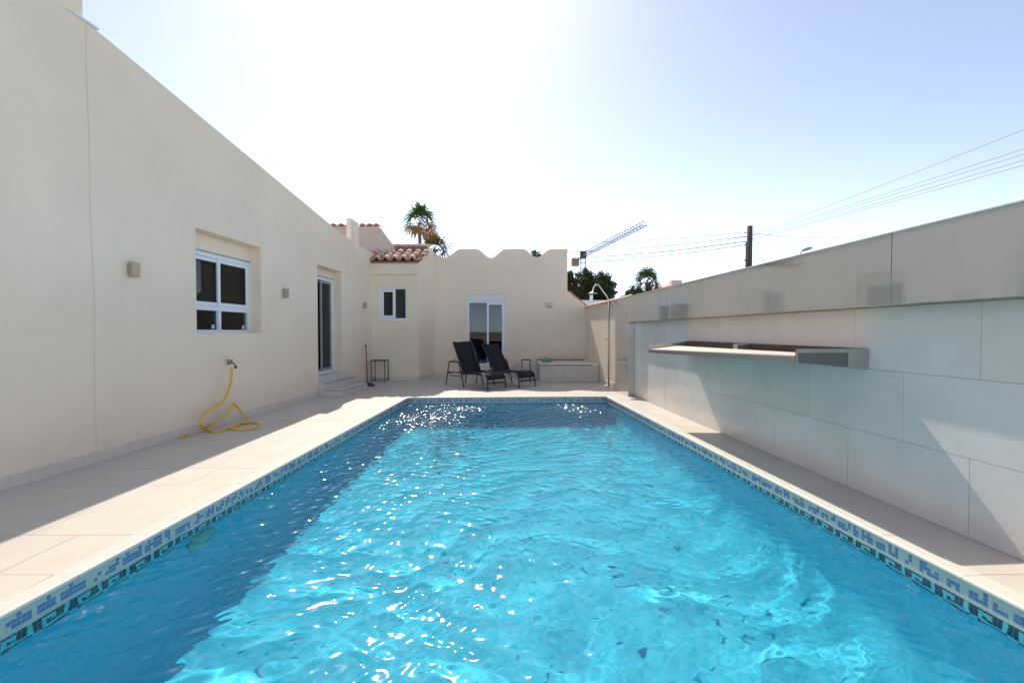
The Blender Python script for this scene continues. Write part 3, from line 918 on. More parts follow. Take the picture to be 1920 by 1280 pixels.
# roof deck, tiles
slope = math.atan(.46)
rd = MB(); rd.hexa([(-3.92, 12.12, 3.12), (-2.50, 12.12, 3.12), (-2.30, 13.3, 3.62), (-3.92, 13.3, 3.62), (-3.92, 12.12, 3.155), (-2.50, 12.12, 3.155), (-2.30, 13.3, 3.66), (-3.92, 13.3, 3.66)])
roof = rd.build('roof', M['terrad'], annex)
cov = barrel_mesh('roof_tile', .37, .105, .085, M['terra'])
pan = barrel_mesh('roof_tile_pan', .37, .085, .105, M['terra'], flip=True)
for r_ in range(3):
    for c in range(7):
        x = -3.83 + c * .235 + (.012 * r_)
        if x > -2.46 + r_ * .07: continue
        y0 = 12.08 + r_ * .26; z0 = 3.19 + (y0 - 12.08) * math.tan(slope) + .01
        jit = random.uniform(-.012, .012)
        inst('roof_tile', cov, roof, (x + jit, y0 + random.uniform(-.02, .02), z0), (0, -slope, math.pi / 2))
        if x + .118 < -2.5 + r_ * .07:
            inst('roof_tile', pan, roof, (x + .118, y0 + .01, z0 + .055), (0, -slope, math.pi / 2))
# raised ridge upstand with flat tiles; its dark colour paints the shaded face
ru = MB(); ru.box((-3.75, 12.90, 3.45), (-2.42, 13.1, 3.725)); ru.build('ridge_upstand', M['terrad'], roof, bevel=.01)
rg = barrel_mesh('ridge_tile', .30, .10, .115, M['terra'])
for c in range(5):
    inst('ridge_tile', rg, roof, (-3.78 + c * .275, 13.01, 3.71 + .006 * (c % 2)), 0.0)
# pinkish gable wall behind with tiled head
gm = MB()
GF = lambda s, z, d=0.0: (s, 12.85 - d, z)
wall_mesh(gm, GF, [(-5.1, 4.25), (-3.74, 4.25), (-3.33, 3.70), (-3.2, 3.5)], [], 2.9, .3)
gable = gm.build('gable_wall', M['stucco_p'], annex)
gb = MB(); box_on(gb, GF, -4.55, -3.76, 4.19, 4.215, 0, .03); gb.build('gable_band', M['stucco_d'], gable)
gt = barrel_mesh('gable_tile', .42, .10, .09, M['terra'])
for x in (-5.0, -4.78, -4.56, -4.18, -3.98, -3.80):
    inst('gable_tile', gt, gable, (x, 12.78, 4.25), (0, -.06, math.pi / 2))

# ------------------------------------------------------------------ guest house across the back
guest = thing('guest_house', (0, 13.3, 0), 'cream rendered building with scalloped parapet and sliding door across the far end', 'building')
GW = lambda s, z, d=0.0: (s, 13.3 - d, z)
prof = []
def scallop(x0, x1, crest, dip):
    out = []
    for i in range(13):
        t = i / 12; out.append((x0 + (x1 - x0) * t, crest - (crest - dip) * (0.5 - 0.5 * math.cos(2 * math.pi * t)) ** 0.85))
    return out
prof = [(-2.75, 3.70), (-2.46, 3.70)] + scallop(-2.44, -1.50, 3.71, 3.455) + [(-1.46, 3.715), (-1.06, 3.715)] + scallop(-1.02, -.20, 3.71, 3.45) + [(-.17, 3.715), (.30, 3.715)] + scallop(.33, 1.12, 3.71, 3.47) + [(1.16, 3.712), (1.615, 3.712), (1.615, 2.50), (2.15, 2.06), (2.35, 2.05)]
BD = (-1.30, -.19, .33, 2.39)
gm = MB(); wall_mesh(gm, GW, prof, [BD], -.1, .28)
gm.build('wall', M['stucco_d2'], guest)
# tiles laid down the short raking shoulder
tl = barrel_mesh('shoulder_tile', .19, .085, .08, M['terrad'])
for i in range(5):
    t = (i + .3) / 5
    inst('shoulder_tile', tl, guest, (1.64 + .5 * t, 13.42, 2.475 - .42 * t), (0, R(39), 0))
sx = -2.26
while sx < .7:
    e = min(sx + TP, .70)
    if e - sx > .05:
        s = MB(); box_on(s, GW, sx + .0015, e - .0015, 0, .11, -.01, .013); s.build('skirting_tile', M['skirt'], guest, bevel=.002)
    sx += TP
d = MB(); frame_on(d, GW, BD[0], BD[1], BD[2], 2.20, .05, -.13, -.03); bd = d.build('door', M['white'], guest, bevel=.004)
s = MB(); box_on(s, GW, BD[0] + .0, BD[1], 2.202, BD[3], -.13, -.015); s.build('shutter_box', M['shutter'], bd, bevel=.006)
s = MB(); frame_on(s, GW, -.735, -.24, .385, 2.145, .055, -.075, -.04); s.build('sash', M['white'], bd, bevel=.003)
p = MB(); box_on(p, GW, -.69, -.30, .45, 2.08, -.06, -.055); p.build('pane', M['glass'], bd)
p = MB(); box_on(p, GW, -1.25, -.72, .38, 2.15, -.10, -.095); p.build('pane', M['glass'], bd)
h = MB(); box_on(h, GW, -.262, -.248, 1.25, 1.36, -.04, -.015); h.build('handle', M['white'], bd)
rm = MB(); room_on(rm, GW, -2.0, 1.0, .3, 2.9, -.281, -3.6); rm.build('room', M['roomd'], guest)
fw = MB(); box_on(fw, GW, -.72, -.48, 1.45, 2.2, -3.55, -3.52); fw.build('far_window', M['roomlit'], guest)  # opaque pale panel, its colour stands in for daylight at the window
cu = MB()
for i in range(7):
    a = -1.27 + i * .05; box_on(cu, GW, a, a + .045, .4, 2.2, -.36 - .02 * (i % 2), -.34 - .02 * (i % 2))
cu.build('curtain', M['roomd'], guest)
ds = MB(); ds.box((-1.35, 12.9, 0.001), (-.15, 13.3, .17)); ds.build('door_step', M['step'], guest, bevel=.004)
lp = thing('wall_lamp', (1.09, 13.3, 2.02), 'pale beige wall lamp on the scalloped end building', 'wall lamp')
b = MB(); box_on(b, GW, .99, 1.18, 2.035, 2.155, .001, .09); b.build('shade', M['sconcew'], lp, bevel=.012)
b = MB(); box_on(b, GW, 1.02, 1.15, 2.02, 2.034, .001, .05); b.build('bracket', M['terra'], lp)

# ------------------------------------------------------------------ side boundary wall, shower, bench
BW = lambda s, z, d=0.0: (2.41 - .078 * (s - 10.03) - d, s, z)
bwall = thing('boundary_wall', (2.3, 11.6, 0), 'sunlit beige boundary wall with small roof tiles along its top, behind the shower', 'wall')
bm_ = MB(); wall_mesh(bm_, BW, [(9.95, 1.98), (13.3, 1.98)], [], -.1, .2); bm_.build('wall', M['stucco_d'], bwall)
bt = barrel_mesh('coping_tile', .30, .085, .075, M['terra'])
i = 0; y = 10.02
while y < 13.25:
    x, yy, _ = BW(y, 0, .05)
    inst('coping_tile', bt, bwall, (x, yy, 1.975), (0, -.32, 0)); y += .175
y = 10.0
while y < 11.7:
    s = MB(); box_on(s, BW, y + .0015, min(y + TP, 11.75) - .0015, 0, .11, -.01, .013); s.build('skirting_tile', M['skirt'], bwall, bevel=.002); y += TP

shower = thing('outdoor_shower', (2.29, 10.75, 0), 'slim chrome outdoor shower post with gooseneck arm and round head', 'shower')
b = MB(); b.lathe((2.29, 10.75, 0), [(0, .022), (.055, .022), (.065, .012), (.065, .002)], 16); b.build('base', M['steel'], shower, smooth=False)
b = MB(); b.tube([(2.29, 10.75, .02), (2.29, 10.75, 2.04)], .023, 12); b.build('post', M['steel'], shower, smooth=True)
b = MB(); b.tube(smooth_path([(2.29, 10.75, 2.03), (2.22, 10.75, 2.15), (2.12, 10.75, 2.29), (2.04, 10.75, 2.39), (1.98, 10.75, 2.41), (1.93, 10.75, 2.36), (1.905, 10.75, 2.28), (1.90, 10.75, 2.25)], 6), .0155, 10); b.build('arm', M['chrome'], shower, smooth=True)
b = MB(); b.lathe((1.90, 10.75, 2.20), [(0, .055), (.02, .05), (.03, .03), (.105, .012), (.11, .0), (.10, -.006), (0, -.006)], 22); b.build('shower_head', M['steel'], shower, smooth=True)
b = MB(); b.tube([(2.29, 10.75, 1.12), (2.235, 10.75, 1.12)], .014, 10); b.tube([(2.235, 10.75, 1.09), (2.235, 10.75, 1.15)], .018, 10); b.build('valve', M['chrome'], shower)

bench = thing('raised_basin', (1.5, 12.5, 0), 'low tiled raised basin with pale cover slab in the far right corner', 'basin')
XR = 2.26
b = MB(); b.box((.73, 11.80, .001), (XR, 13.28, .42)); b.build('core', M['mgrout'], bench)
for a, c in ((.722, 1.33), (1.333, 1.80), (1.803, XR)):
    s = MB(); s.box((a, 11.785, .002), (c, 11.7985, .425)); s.build('front_tile', M['bench'], bench, bevel=.003)
for a, c in ((11.80, 12.5), (12.503, 13.27)):
    s = MB(); s.box((.7165, a, .002), (.7285, c, .425)); s.build('side_tile', M['bench'], bench, bevel=.003)
b = MB(); b.box((.74, 11.84, .421), (2.08, 13.27, .444)); b.build('painted_gap_shade', M['dark_joint_and_shade'], bench)  # solid dark strip paints the shade under the cover slab
b = MB(); b.box((.70, 11.77, .445), (2.08, 13.05, .485)); b.build('cover_slab', M['bench_top'], bench, bevel=.006)
b = MB(); b.box((2.083, 11.77, .421), (XR, 13.27, .475)); b.build('edge_slab', M['bench_top'], bench, bevel=.006)
b = MB(); b.box((.72, 13.06, .421), (2.08, 13.29, .50)); b.build('back_rail', M['rust'], bench, bevel=.004)
b = MB(); b.box((.18, 12.45, .001), (.715, 13.28, .40)); b.build('side_plinth', M['bench'], bench, bevel=.006)
gp = thing('watering_can', (.93, 12.3, .486), 'small pale green plastic watering can lying on the raised basin', 'watering can')
b = MB(); b.lathe((.93, 12.3, .487), [(0, 0), (.10, 0), (.125, .03), (.12, .08), (.07, .115), (0, .12)], 18); b.build('body', M['green_plastic'], gp, smooth=True)
b = MB(); b.tube([(.82, 12.3, .52), (.74, 12.28, .57), (.72, 12.27, .56)], [.022, .014, .018], 8); b.build('spout', M['green_plastic'], gp, smooth=True)
b = MB(); b.tube(smooth_path([(1.02, 12.3, .57), (1.09, 12.3, .56), (1.10, 12.3, .52), (1.05, 12.3, .50)], 4), .01, 6); b.build('handle', M['green_plastic'], gp, smooth=True)

# ------------------------------------------------------------------ garden wall on the right
gw = thing('garden_wall', RW(5.5, 0, 0), 'long garden wall with polished beige stone slabs above pale grey tiles, right of the pool', 'wall')
P0 = 0.13    # the upper slabs stand this far proud of the tiles
core = MB()
box_on(core, RW, .3, 9.98, 1.495, 1.985, -.18, P0 - .022)
core.build('core', M['dark_joint_and_shade'], gw)
core = MB(); box_on(core, RW, .3, 9.17, -.1, 1.494, -.18, -.005); core.build('joint_bed', M['wgrout'], gw)
pl = MB(); box_on(pl, RW, 9.16, 9.98, 0.001, 1.493, -.18, P0); pl.build('end_pier', M['panel'], gw, bevel=.004)
ys = [.3, 1.346, 3.286, 5.225, 7.165, 9.10, 9.985]
for a, b in zip(ys[:-1], ys[1:]):
    s = MB(); box_on(s, RW, a + .004, b - .004, 1.493, 2.005, P0 - .021, P0 + random.uniform(-.002, .002)); s.build('stone_slab', M['panel'], gw, bevel=.003)
cp = MB(); box_on(cp, RW, .3, 9.985, 2.006, 2.016, -.2, P0 + .006); cp.build('capping', M['coping'], gw)
un = MB(); box_on(un, RW, .3, 9.16, 1.488, 1.4925, -.01, P0 - .002); un.build('soffit', M['rust2'], gw)
for zr, (z0, z1), off in ((0, (.002, .5), 2.85), (1, (.503, 1.003), 3.31), (2, (1.006, 1.487), 2.80)):
    y = off - .953 * 3
    while y < 9.15:
        a, b = max(y, .3), min(y + .953, 9.158)
        if b - a > .02:
            s = MB(); box_on(s, RW, a + .0015, b - .0015, z0, z1, -.011, random.uniform(-.0012, .0012)); s.build('wall_tile', M['wtile'], gw, bevel=.002)
        y += .953

# ------------------------------------------------------------------ bar counter on the garden wall
CY0, CY1 = 3.61, 6.80
def CT(s, z, d):                 # d out from the tiles; the tray dips slightly at its far outer corner
    x, y, _ = RW(s, 0, d)
    return (x, y, z - .072 * (s - CY0) / (CY1 - CY0) * max(d, 0) / .62)
ctr = thing('bar_counter', RW(5.2, 1.0, 0), 'steel bar counter tray with pale front ledge cantilevered from the garden wall', 'bar counter')
W = .60
b = MB(); box_on(b, CT, CY0 + .03, CY1 - .03, 1.058, 1.108, W - .42, W); b.build('front_ledge', M['steel'], ctr, bevel=.003)
b = MB(); box_on(b, CT, CY0 + .03, CY1 - .03, 1.109, 1.115, W - .422, W - .001); b.build('ledge_top', M['ledge'], ctr)
b = MB(); box_on(b, CT, CY0 + .03, CY1, 1.05, 1.168, .003, .02); b.build('back_rim', M['rust'], ctr)
b = MB(); box_on(b, CT, CY1 - .028, CY1, 1.058, 1.166, .02, W); b.build('end_rim', M['steel'], ctr, bevel=.003)
b = MB(); box_on(b, CT, CY0 + .03, CY1 - .03, 1.050, 1.057, .02, W - .42); b.build('tray_floor', M['rust'], ctr)
b = MB(); box_on(b, CT, 5.18, 5.26, 1.058, 1.165, .022, W - .425); b.build('divider', M['steel'], ctr, bevel=.003)
# near end: tapered cantilever plate with a letterbox cut-out over a dark panel
def NB(s, z, d):                 # underside drops towards the wall
    x, y, zz = CT(s, 0, d)
    return (x, y, z - (0.055 * (1 - d / W) if z < 1.1 else 0) + zz)
b = MB()
for (d0, d1, z0, z1) in ((0.003, .17, 1.057, 1.166), (.17, W - .012, 1.135, 1.166), (W - .012, W, 1.057, 1.166)):
    box_on(b, NB, CY0, CY0 + .014, z0, z1, d0, d1)
b.build('end_plate', M['steel'], ctr)
b = MB(); box_on(b, NB, CY0 + .016, CY0 + .024, 1.062, 1.15, .16, W - .013); b.build('inset_panel', M['dsteel'], ctr)
# ------------------------------------------------------------------ sun loungers
def ribbon(mb, path, y0, y1, th):
    """a sling: a bent sheet through (x, z) points between y0 and y1"""
    n = len(path)
    v = []
    for x, z in path: v += [(x, y0, z), (x, y1, z)]
    for x, z in path: v += [(x, y0, z - th), (x, y1, z - th)]
    f = []
    for i in range(n - 1):
        a = 2 * i; b = 2 * n + 2 * i
        f += [(a, a + 1, a + 3, a + 2), (b, b + 2, b + 3, b + 1), (a, a + 2, b + 2, b), (a + 1, b + 1, b + 3, a + 3)]
    f += [(0, 2 * n, 2 * n + 1, 1), (2 * n - 2, 2 * n - 1, 4 * n - 1, 4 * n - 2)]
    mb.add(v, f)
def sp(pts, per=6):
    return [(p.x, p.z) for p in smooth_path([(x, 0, z) for x, z in pts], per)]
def make_lounger(loc, rz, top, label):
    t = thing('sun_lounger', (0, 0, 0), label, 'sun lounger', 'sun loungers at the far end of the pool')
    HW = .268; r_ = .0145
    tx, tz = top
    seat = sp([(.62, .335), (.85, .325), (1.08, .335), (1.28, .36), (1.40, .355), (1.48, .31), (1.515, .23)])
    b = MB(); ribbon(b, seat, -HW + .012, HW - .012, .006); b.build('seat_sling', M['sling'], t, smooth=True)
    back = sp([(.64, .345), (.64 + (tx - .64) * .33, .345 + (tz - .345) * .33), (.64 + (tx - .64) * .66, .345 + (tz - .345) * .66), (tx, tz)])
    b = MB(); ribbon(b, back, -HW + .012, HW - .012, .006); b.build('back_sling', M['sling'], t, smooth=True)
    b = MB()
    for s in (-1, 1):
        b.tube([(x, s * HW, z) for x, z in back], r_, 8)
    b.tube([(tx, -HW, tz), (tx, HW, tz)], r_, 8)
    b.build('back_frame', M['black'], t, smooth=True)
    for s in (-1, 1):
        b = MB(); b.tube([(x, s * HW, z) for x, z in seat] + [(1.53, s * HW, .12), (1.535, s * HW, .004)], r_, 8); b.build('side_rail', M['black'], t, smooth=True)
        b = MB()
        b.tube(smooth_path([(0.0, s * (HW + .03), .004), (.06, s * (HW + .03), .26), (.12, s * (HW + .03), .53), (.16, s * (HW + .03), .575), (.32, s * (HW + .03), .585), (.46, s * (HW + .03), .578), (.52, s * (HW + .03), .54), (.60, s * (HW + .03), .33), (.71, s * (HW + .03), .004)], 5), r_, 8)
        b.build('arm_frame', M['black'], t, smooth=True)
        b = MB(); b.tube([(.075, s * (HW + .03), .33), (.62, s * (HW + .012), .335)], r_ * .9, 8)
        b.tube([(.13, s * (HW + .03), .25), (.60, s * (HW + .03), .25)], r_ * .7, 8); b.build('side_brace', M['black'], t, smooth=True)
        b = MB(); b.tube([(.22, s * (HW + .02), .56), (.42, s * HW, .70)], r_ * .6, 6); b.build('recline_strut', M['black'], t, smooth=True)
        b = MB(); b.box((.17, s * (HW + .03) - .022, .590), (.46, s * (HW + .03) + .022, .603)); b.build('arm_rest', M['black'], t, bevel=.004)
    b = MB(); b.tube([(1.525, -HW, .17), (1.525, HW, .17)], r_ * .8, 8); b.tube([(1.525, -HW, .145), (1.525, HW, .145)], r_ * .6, 8); b.build('foot_bar', M['black'], t, smooth=True)
    b = MB(); b.tube([(.07, -HW - .03, .30), (.07, HW + .03, .30)], r_ * .9, 8); b.tube([(.62, -HW - .02, .30), (.62, HW + .02, .30)], r_ * .9, 8); b.build('cross_bar', M['black'], t, smooth=True)
    t.location = loc; t.rotation_euler = (0, 0, rz)
    return t
LZ = math.atan2(-.72, .69)
make_lounger((-1.40, 11.33, .001), LZ, (.25, 1.05), 'black sling sun lounger nearer the house, its back raised higher')
make_lounger((-.70, 11.78, .001), LZ, (.19, .98), 'black sling sun lounger nearer the raised basin, its back a little lower')

# small tables
st = thing('side_table', (.36, 11.62, 0), 'small black side table between lounger and raised basin', 'side table')
b = MB(); b.box((.24, 11.50, .575), (.47, 11.74, .60)); b.build('top', M['black'], st, bevel=.004)
for x, y in ((.25, 11.51), (.46, 11.51), (.25, 11.73), (.46, 11.73)):
    b = MB(); b.tube([(x, y, .002), (x, y, .575)], .009, 6); b.build('leg', M['black'], st)
ct = thing('corner_table', (-3.45, 11.92, 0), 'thin black metal square table with spindly legs in the annex corner', 'table')
b = MB(); b.box((-3.66, 11.74, .545), (-3.27, 12.10, .568)); b.build('top', M['black'], ct, bevel=.003)
for x, y in ((-3.64, 11.76), (-3.29, 11.76), (-3.64, 12.08), (-3.29, 12.08)):
    b = MB(); b.tube([(x, y, .002), (x, y, .546)], .011, 6); b.build('leg', M['black'], ct)
b = MB()
for a, c in (((-3.64, 11.76), (-3.29, 11.76)), ((-3.64, 12.08), (-3.29, 12.08)), ((-3.64, 11.76), (-3.64, 12.08)), ((-3.29, 11.76), (-3.29, 12.08))):
    b.tube([(a[0], a[1], .04), (c[0], c[1], .04)], .006, 6)
b.build('stretcher', M['black'], ct)
bo = thing('mop', (-3.45, 10.95, 0), 'red-brown handled mop leaning on the house wall beside the door steps', 'mop')
b = MB(); b.tube([(-3.47, 10.90, .06), (-3.60, 11.25, .52), (-3.71, 11.55, .93)], .014, 8); b.build('handle', M['redwood'], bo, smooth=True)
b = MB(); b.tube([(-3.71, 11.55, .93), (-3.723, 11.585, .985)], .017, 8); b.build('grip', M['black'], bo)
b = MB()
for i in range(60):
    a = random.uniform(0, 6.28); rr = random.uniform(.05, .15)
    p0 = Vector((-3.47, 10.90, .075)); p2 = Vector((-3.42 + rr * 1.1 * math.cos(a), 10.87 + rr * math.sin(a), .008))
    p1 = (p0 + p2) / 2 + Vector((0, 0, random.uniform(.01, .035)))
    b.tube(smooth_path([p0, p1, p2], 3), .007, 5)
b.build('strands', M['mop'], bo, smooth=True)

# ------------------------------------------------------------------ vegetation
def fast_mesh(name, verts, quads, matl, parent, off):
    verts = np.asarray(verts, dtype=np.float32) - np.asarray(off, dtype=np.float32)
    quads = np.asarray(quads, dtype=np.int32)
    me = bpy.data.meshes.new(name)
    me.vertices.add(len(verts)); me.vertices.foreach_set('co', verts.ravel())
    me.loops.add(quads.size); me.loops.foreach_set('vertex_index', quads.ravel())
    me.polygons.add(len(quads)); me.polygons.foreach_set('loop_start', np.arange(0, quads.size, 4)); me.polygons.foreach_set('loop_total', np.full(len(quads), 4))
    me.update(); me.materials.append(matl)
    o = link(bpy.data.objects.new(name, me)); o.parent = parent
    return o
def leaves(centers, size, r):
    n = len(centers)
    d1 = r.normal(size=(n, 3)); d1 /= np.linalg.norm(d1, axis=1)[:, None]
    d2 = r.normal(size=(n, 3)); d2 -= (d1 * d2).sum(1)[:, None] * d1; d2 /= np.linalg.norm(d2, axis=1)[:, None]
    s = size * r.uniform(.6, 1.3, n)[:, None]
    a = centers - d1 * s * .6; b = centers + d2 * s * .3; c = centers + d1 * s * .6; d = centers - d2 * s * .3
    v = np.stack([a, b, c, d], 1).reshape(-1, 3)
    return v, np.arange(4 * n).reshape(n, 4)
def tree(name, base, blobs, nleaf, size, matl, label, group, seed, cat='tree'):
    r = np.random.default_rng(seed)
    t = thing(name, base, label, cat, group)
    base = Vector(base)
    tops = [Vector(b_[:3]) for b_ in blobs]
    cen = sum(tops, Vector()) / len(tops)
    fork = base + (cen - base) * .55
    b = MB(); h = (cen - base).length
    b.tube(smooth_path([base, base + (fork - base) * .5 + Vector((.05 * h * .3, .03, 0)), fork], 4), [h * .04 * (1 - .4 * i / 8) for i in range(9)], 8); b.build('trunk', M['bark'], t, smooth=True)
    for tp in tops[:6]:
        b = MB(); b.tube(smooth_path([fork - (fork - base) * .06, fork + (tp - fork) * .5 + Vector((0, 0, .1)), tp], 4), [h * .022 * (1 - .8 * i / 8) for i in range(9)], 6); b.build('limb', M['bark'], t, smooth=True)
    C = []
    tot = sum(b_[3] ** 2 for b_ in blobs)
    for (x, y, z, rad) in blobs:
        n = int(nleaf * rad ** 2 / tot)
        nc = max(6, int(16))
        dirs = r.normal(size=(nc, 3)); dirs /= np.linalg.norm(dirs, axis=1)[:, None]
        cl = np.array([x, y, z]) + dirs * rad * r.uniform(.45, 1.0, nc)[:, None]
        w = r.integers(0, nc, n)
        C.append(cl[w] + r.normal(size=(n, 3)) * rad * .20)
    C = np.concatenate(C)
    v, q = leaves(C, size, r)
    fast_mesh('crown', v, q, matl, t, base)
    return t
def fan_palm(base, head, rad, nleaf, label, seed, dead=0, seg=13, group='fan palms beyond the walls', trunk_r=.16, dead_mat='leaf_dead', lowest=-.5):
    r = np.random.default_rng(seed)
    t = thing('fan_palm', base, label, 'palm', group)
    base_v = Vector(base); hv = Vector(head)
    b = MB(); b.tube(smooth_path([base_v, base_v + (hv - base_v) * .5 + Vector((.06, 0, 0)), hv], 6), [trunk_r * 1.25] + [trunk_r] * 11 + [trunk_r * 1.25], 10)
    b.build('trunk', M['palmbark'], t, smooth=True)
    def fan(origin, direc, L, droop, V, Q):
        direc = direc / np.linalg.norm(direc)
        side = np.cross(direc, [0, 0, 1.0]); nl = np.linalg.norm(side)
        side = side / nl if nl > 1e-3 else np.array([1.0, 0, 0])
        up = np.cross(side, direc)
        side = side * math.cos(.5) + up * math.sin(.5) * r.choice([-1, 1])
        hub = origin + direc * L * .5
        n0 = len(V)
        V += [origin - side * .012, origin + side * .012, hub + side * .012, hub - side * .012]; Q.append((n0, n0 + 1, n0 + 2, n0 + 3))
        for i in range(seg):
            a = -1.75 + 3.5 * i / (seg - 1) + r.normal() * .05
            dd = direc * math.cos(a) + side * math.sin(a)
            ll = L * .62 * (.75 + .25 * math.cos(a)) * r.uniform(.85, 1.1)
            w = L * .036
            pr = np.cross(dd, up); pr /= np.linalg.norm(pr) + 1e-9
            m = hub + dd * ll * .6 + np.array([0, 0, -droop * ll * .12]); e = hub + dd * ll + np.array([0, 0, -droop * ll * .5])
            n0 = len(V)
            V += [hub - pr * w * .4, hub + pr * w * .4, m + pr * w, m - pr * w, e + pr * w * .15, e - pr * w * .15]
            Q += [(n0, n0 + 1, n0 + 2, n0 + 3), (n0 + 3, n0 + 2, n0 + 4, n0 + 5)]
    V = []; Q = []
    for i in range(nleaf):
        az = 2 * math.pi * (i * .381966 % 1.0) * 1.0 + r.normal() * .2; el = lowest + (1.45 - lowest) * ((i + .5) / nleaf) ** .8
        d = np.array([math.cos(az) * math.cos(el), math.sin(az) * math.cos(el), math.sin(el)])
        fan(np.array(head), d, rad * r.uniform(.85, 1.1), .5 + .5 * (1 - el / 1.4), V, Q)
    fast_mesh('crown', V, Q, M['leaf_palm'], t, base)
    if dead:
        V = []; Q = []
        for i in range(dead):
            az = 2 * math.pi * i / dead + r.normal() * .3; el = .1 - r.uniform(0, .95)
            d = np.array([math.cos(az) * math.cos(el), math.sin(az) * math.cos(el), math.sin(el)])
            fan(np.array(head) - np.array([0, 0, .1]), d, rad * r.uniform(.7, .95), 1.1, V, Q)
        fast_mesh('dead_leaves', V, Q, M[dead_mat], t, base)
    return t
# pixel helper values worked out beforehand: metres at the given distance
fan_palm((-8.15, 40, -.15), (-8.07, 40, 10.8), 1.9, 17, 'tall fan palm with a skirt of dead brown leaves above the annex roof', 3, dead=12, trunk_r=.15, lowest=-.1)
fan_palm((-6.9, 41, -.15), (-6.95, 41, 8.7), 1.75, 22, 'shorter fan palm with orange flower stalks just right of the tall palm', 8, dead=0, trunk_r=.14, lowest=-.35)
of = bpy.data.objects['fan_palm.001'] if 'fan_palm.001' in bpy.data.objects else None
if of is not None:
    r9 = np.random.default_rng(4)
    c = np.array([-6.95, 40.0, 9.75]) + r9.normal(size=(330, 3)) * np.array([.26, .2, .30])
    v, q = leaves(c, .14, r9); fast_mesh('flower_stalks', v, q, M['leaf_orange'], of, of.location)
fan_palm((8.95, 30, -.15), (8.92, 30, 4.55), 1.12, 24, 'bright green fan palm rising behind the garden wall', 13, dead=5, trunk_r=.17, lowest=-.3)
G = 'broadleaf trees beyond the walls'
tree('broadleaf_tree', (5.9, 33, -.15), [(5.7, 33, 4.5, .95), (6.4, 33.2, 4.4, 1.0), (5.25, 33, 5.5, .5), (6.8, 33, 3.6, .85), (5.5, 33.2, 3.4, 1.0), (6.5, 33.3, 5.0, .6), (6.95, 33, 4.4, .55)], 20000, .15, M['leaf_dark'], 'dense dark green tree with lumpy crown behind the shower head', G, 21)
tree('broadleaf_tree', (4.05, 32, -.15), [(4.2, 32, 4.6, .6), (4.0, 32, 5.3, .42), (4.45, 32.1, 3.9, .7), (4.75, 32.1, 3.2, .8), (3.7, 32.1, 4.4, .6)], 10000, .15, M['leaf_dark'], 'dark tree partly hidden behind the right end of the scalloped building', G, 22)
tree('broadleaf_tree', (1.32, 25, -.15), [(1.30, 25, 5.45, .30), (1.48, 25, 5.35, .22), (1.15, 25, 5.38, .2)], 1100, .10, M['leaf_mid'], 'light green treetop peeping through a dip in the scalloped parapet', G, 23)
tree('broadleaf_tree', (-3.75, 24, -.15), [(-3.72, 24, 4.75, .22), (-3.5, 24, 4.7, .16)], 300, .09, M['leaf_mid'], 'sparse twiggy treetop in the parapet dip beside the annex', G, 24)
tree('shrub', (7.75, 29, -.15), [(7.55, 29, 3.75, .40), (7.95, 29, 3.7, .45), (8.35, 29, 3.75, .5), (7.3, 29, 3.4, .35), (9.3, 29, 3.7, .4)], 3800, .12, M['leaf_dark'], 'dark bushy shrub at the foot of the green fan palm', 'shrubs behind the garden wall', 25, 'shrub')
tree('shrub', (6.4, 25, -.15), [(6.0, 25, 2.95, .28), (6.5, 25, 2.98, .3), (7.0, 25, 3.05, .3), (5.6, 25, 2.9, .22)], 2200, .09, M['leaf_mid'], 'low light green hedge shrub just above the tiled boundary wall', 'shrubs behind the garden wall', 26, 'shrub')

# ------------------------------------------------------------------ utility pole, wires, street lamp
up = thing('utility_pole', (11.42, 22, -.15), 'dark weathered timber utility pole carrying overhead wires', 'utility pole')
b = MB(); b.tube([(11.40, 22, -.15), (11.42, 22, 3), (11.44, 22, 6.38)], [.145, .135, .12], 12); b.build('post', M['polewood'], up, smooth=True)
b = MB(); b.tube([(11.26, 21.98, 4.3), (11.27, 21.98, 5.6)], .03, 6); b.build('cable_duct', M['wire'], up)
for z in (6.05, 5.85, 5.62, 5.45, 4.72):
    b = MB(); b.tube([(11.42, 21.95, z), (11.19, 21.95, z)], .018, 6); b.lathe((11.19, 21.95, z - .02), [(0, .07), (.03, .06), (.045, .03), (.03, 0), (0, 0)], 10); b.build('insulator', M['lampgrey'] if z > 5 else M['wire'], up)
for z in (5.95, 5.75):
    b = MB(); b.tube([(11.42, 21.95, z), (11.62, 21.95, z)], .016, 6); b.lathe((11.62, 21.95, z - .02), [(0, .06), (.035, .03), (0, 0)], 8); b.build('insulator', M['lampgrey'], up)
def wire(a, b_, sag, r_, label):
    a = Vector(a); b_ = Vector(b_); pts = []
    for i in range(25):
        t = i / 24; p = a.lerp(b_, t); p.z -= sag * 4 * t * (1 - t); pts.append(p)
    m = MB(); m.tube(pts, r_, 5)
    tag(m.build('overhead_wire', M['wire'], smooth=True), label, 'wire', 'overhead wires on the utility pole')
LWIRES = [((11.19, 21.95, 6.08), (-10.4, 36, 9.9), .95, .010), ((11.19, 21.95, 5.88), (-10.0, 36, 9.3), 1.15, .010), ((11.19, 21.95, 5.64), (-4, 36, 7.6), .62, .018), ((11.19, 21.95, 5.47), (-4, 37, 7.1), .55, .012), ((11.19, 21.95, 4.74), (-4, 37, 6.3), .45, .010), ((11.19, 21.95, 5.86), (-10.2, 36, 8.6), .9, .009), ((11.19, 21.95, 5.46), (-9, 38, 7.5), .8, .009)]
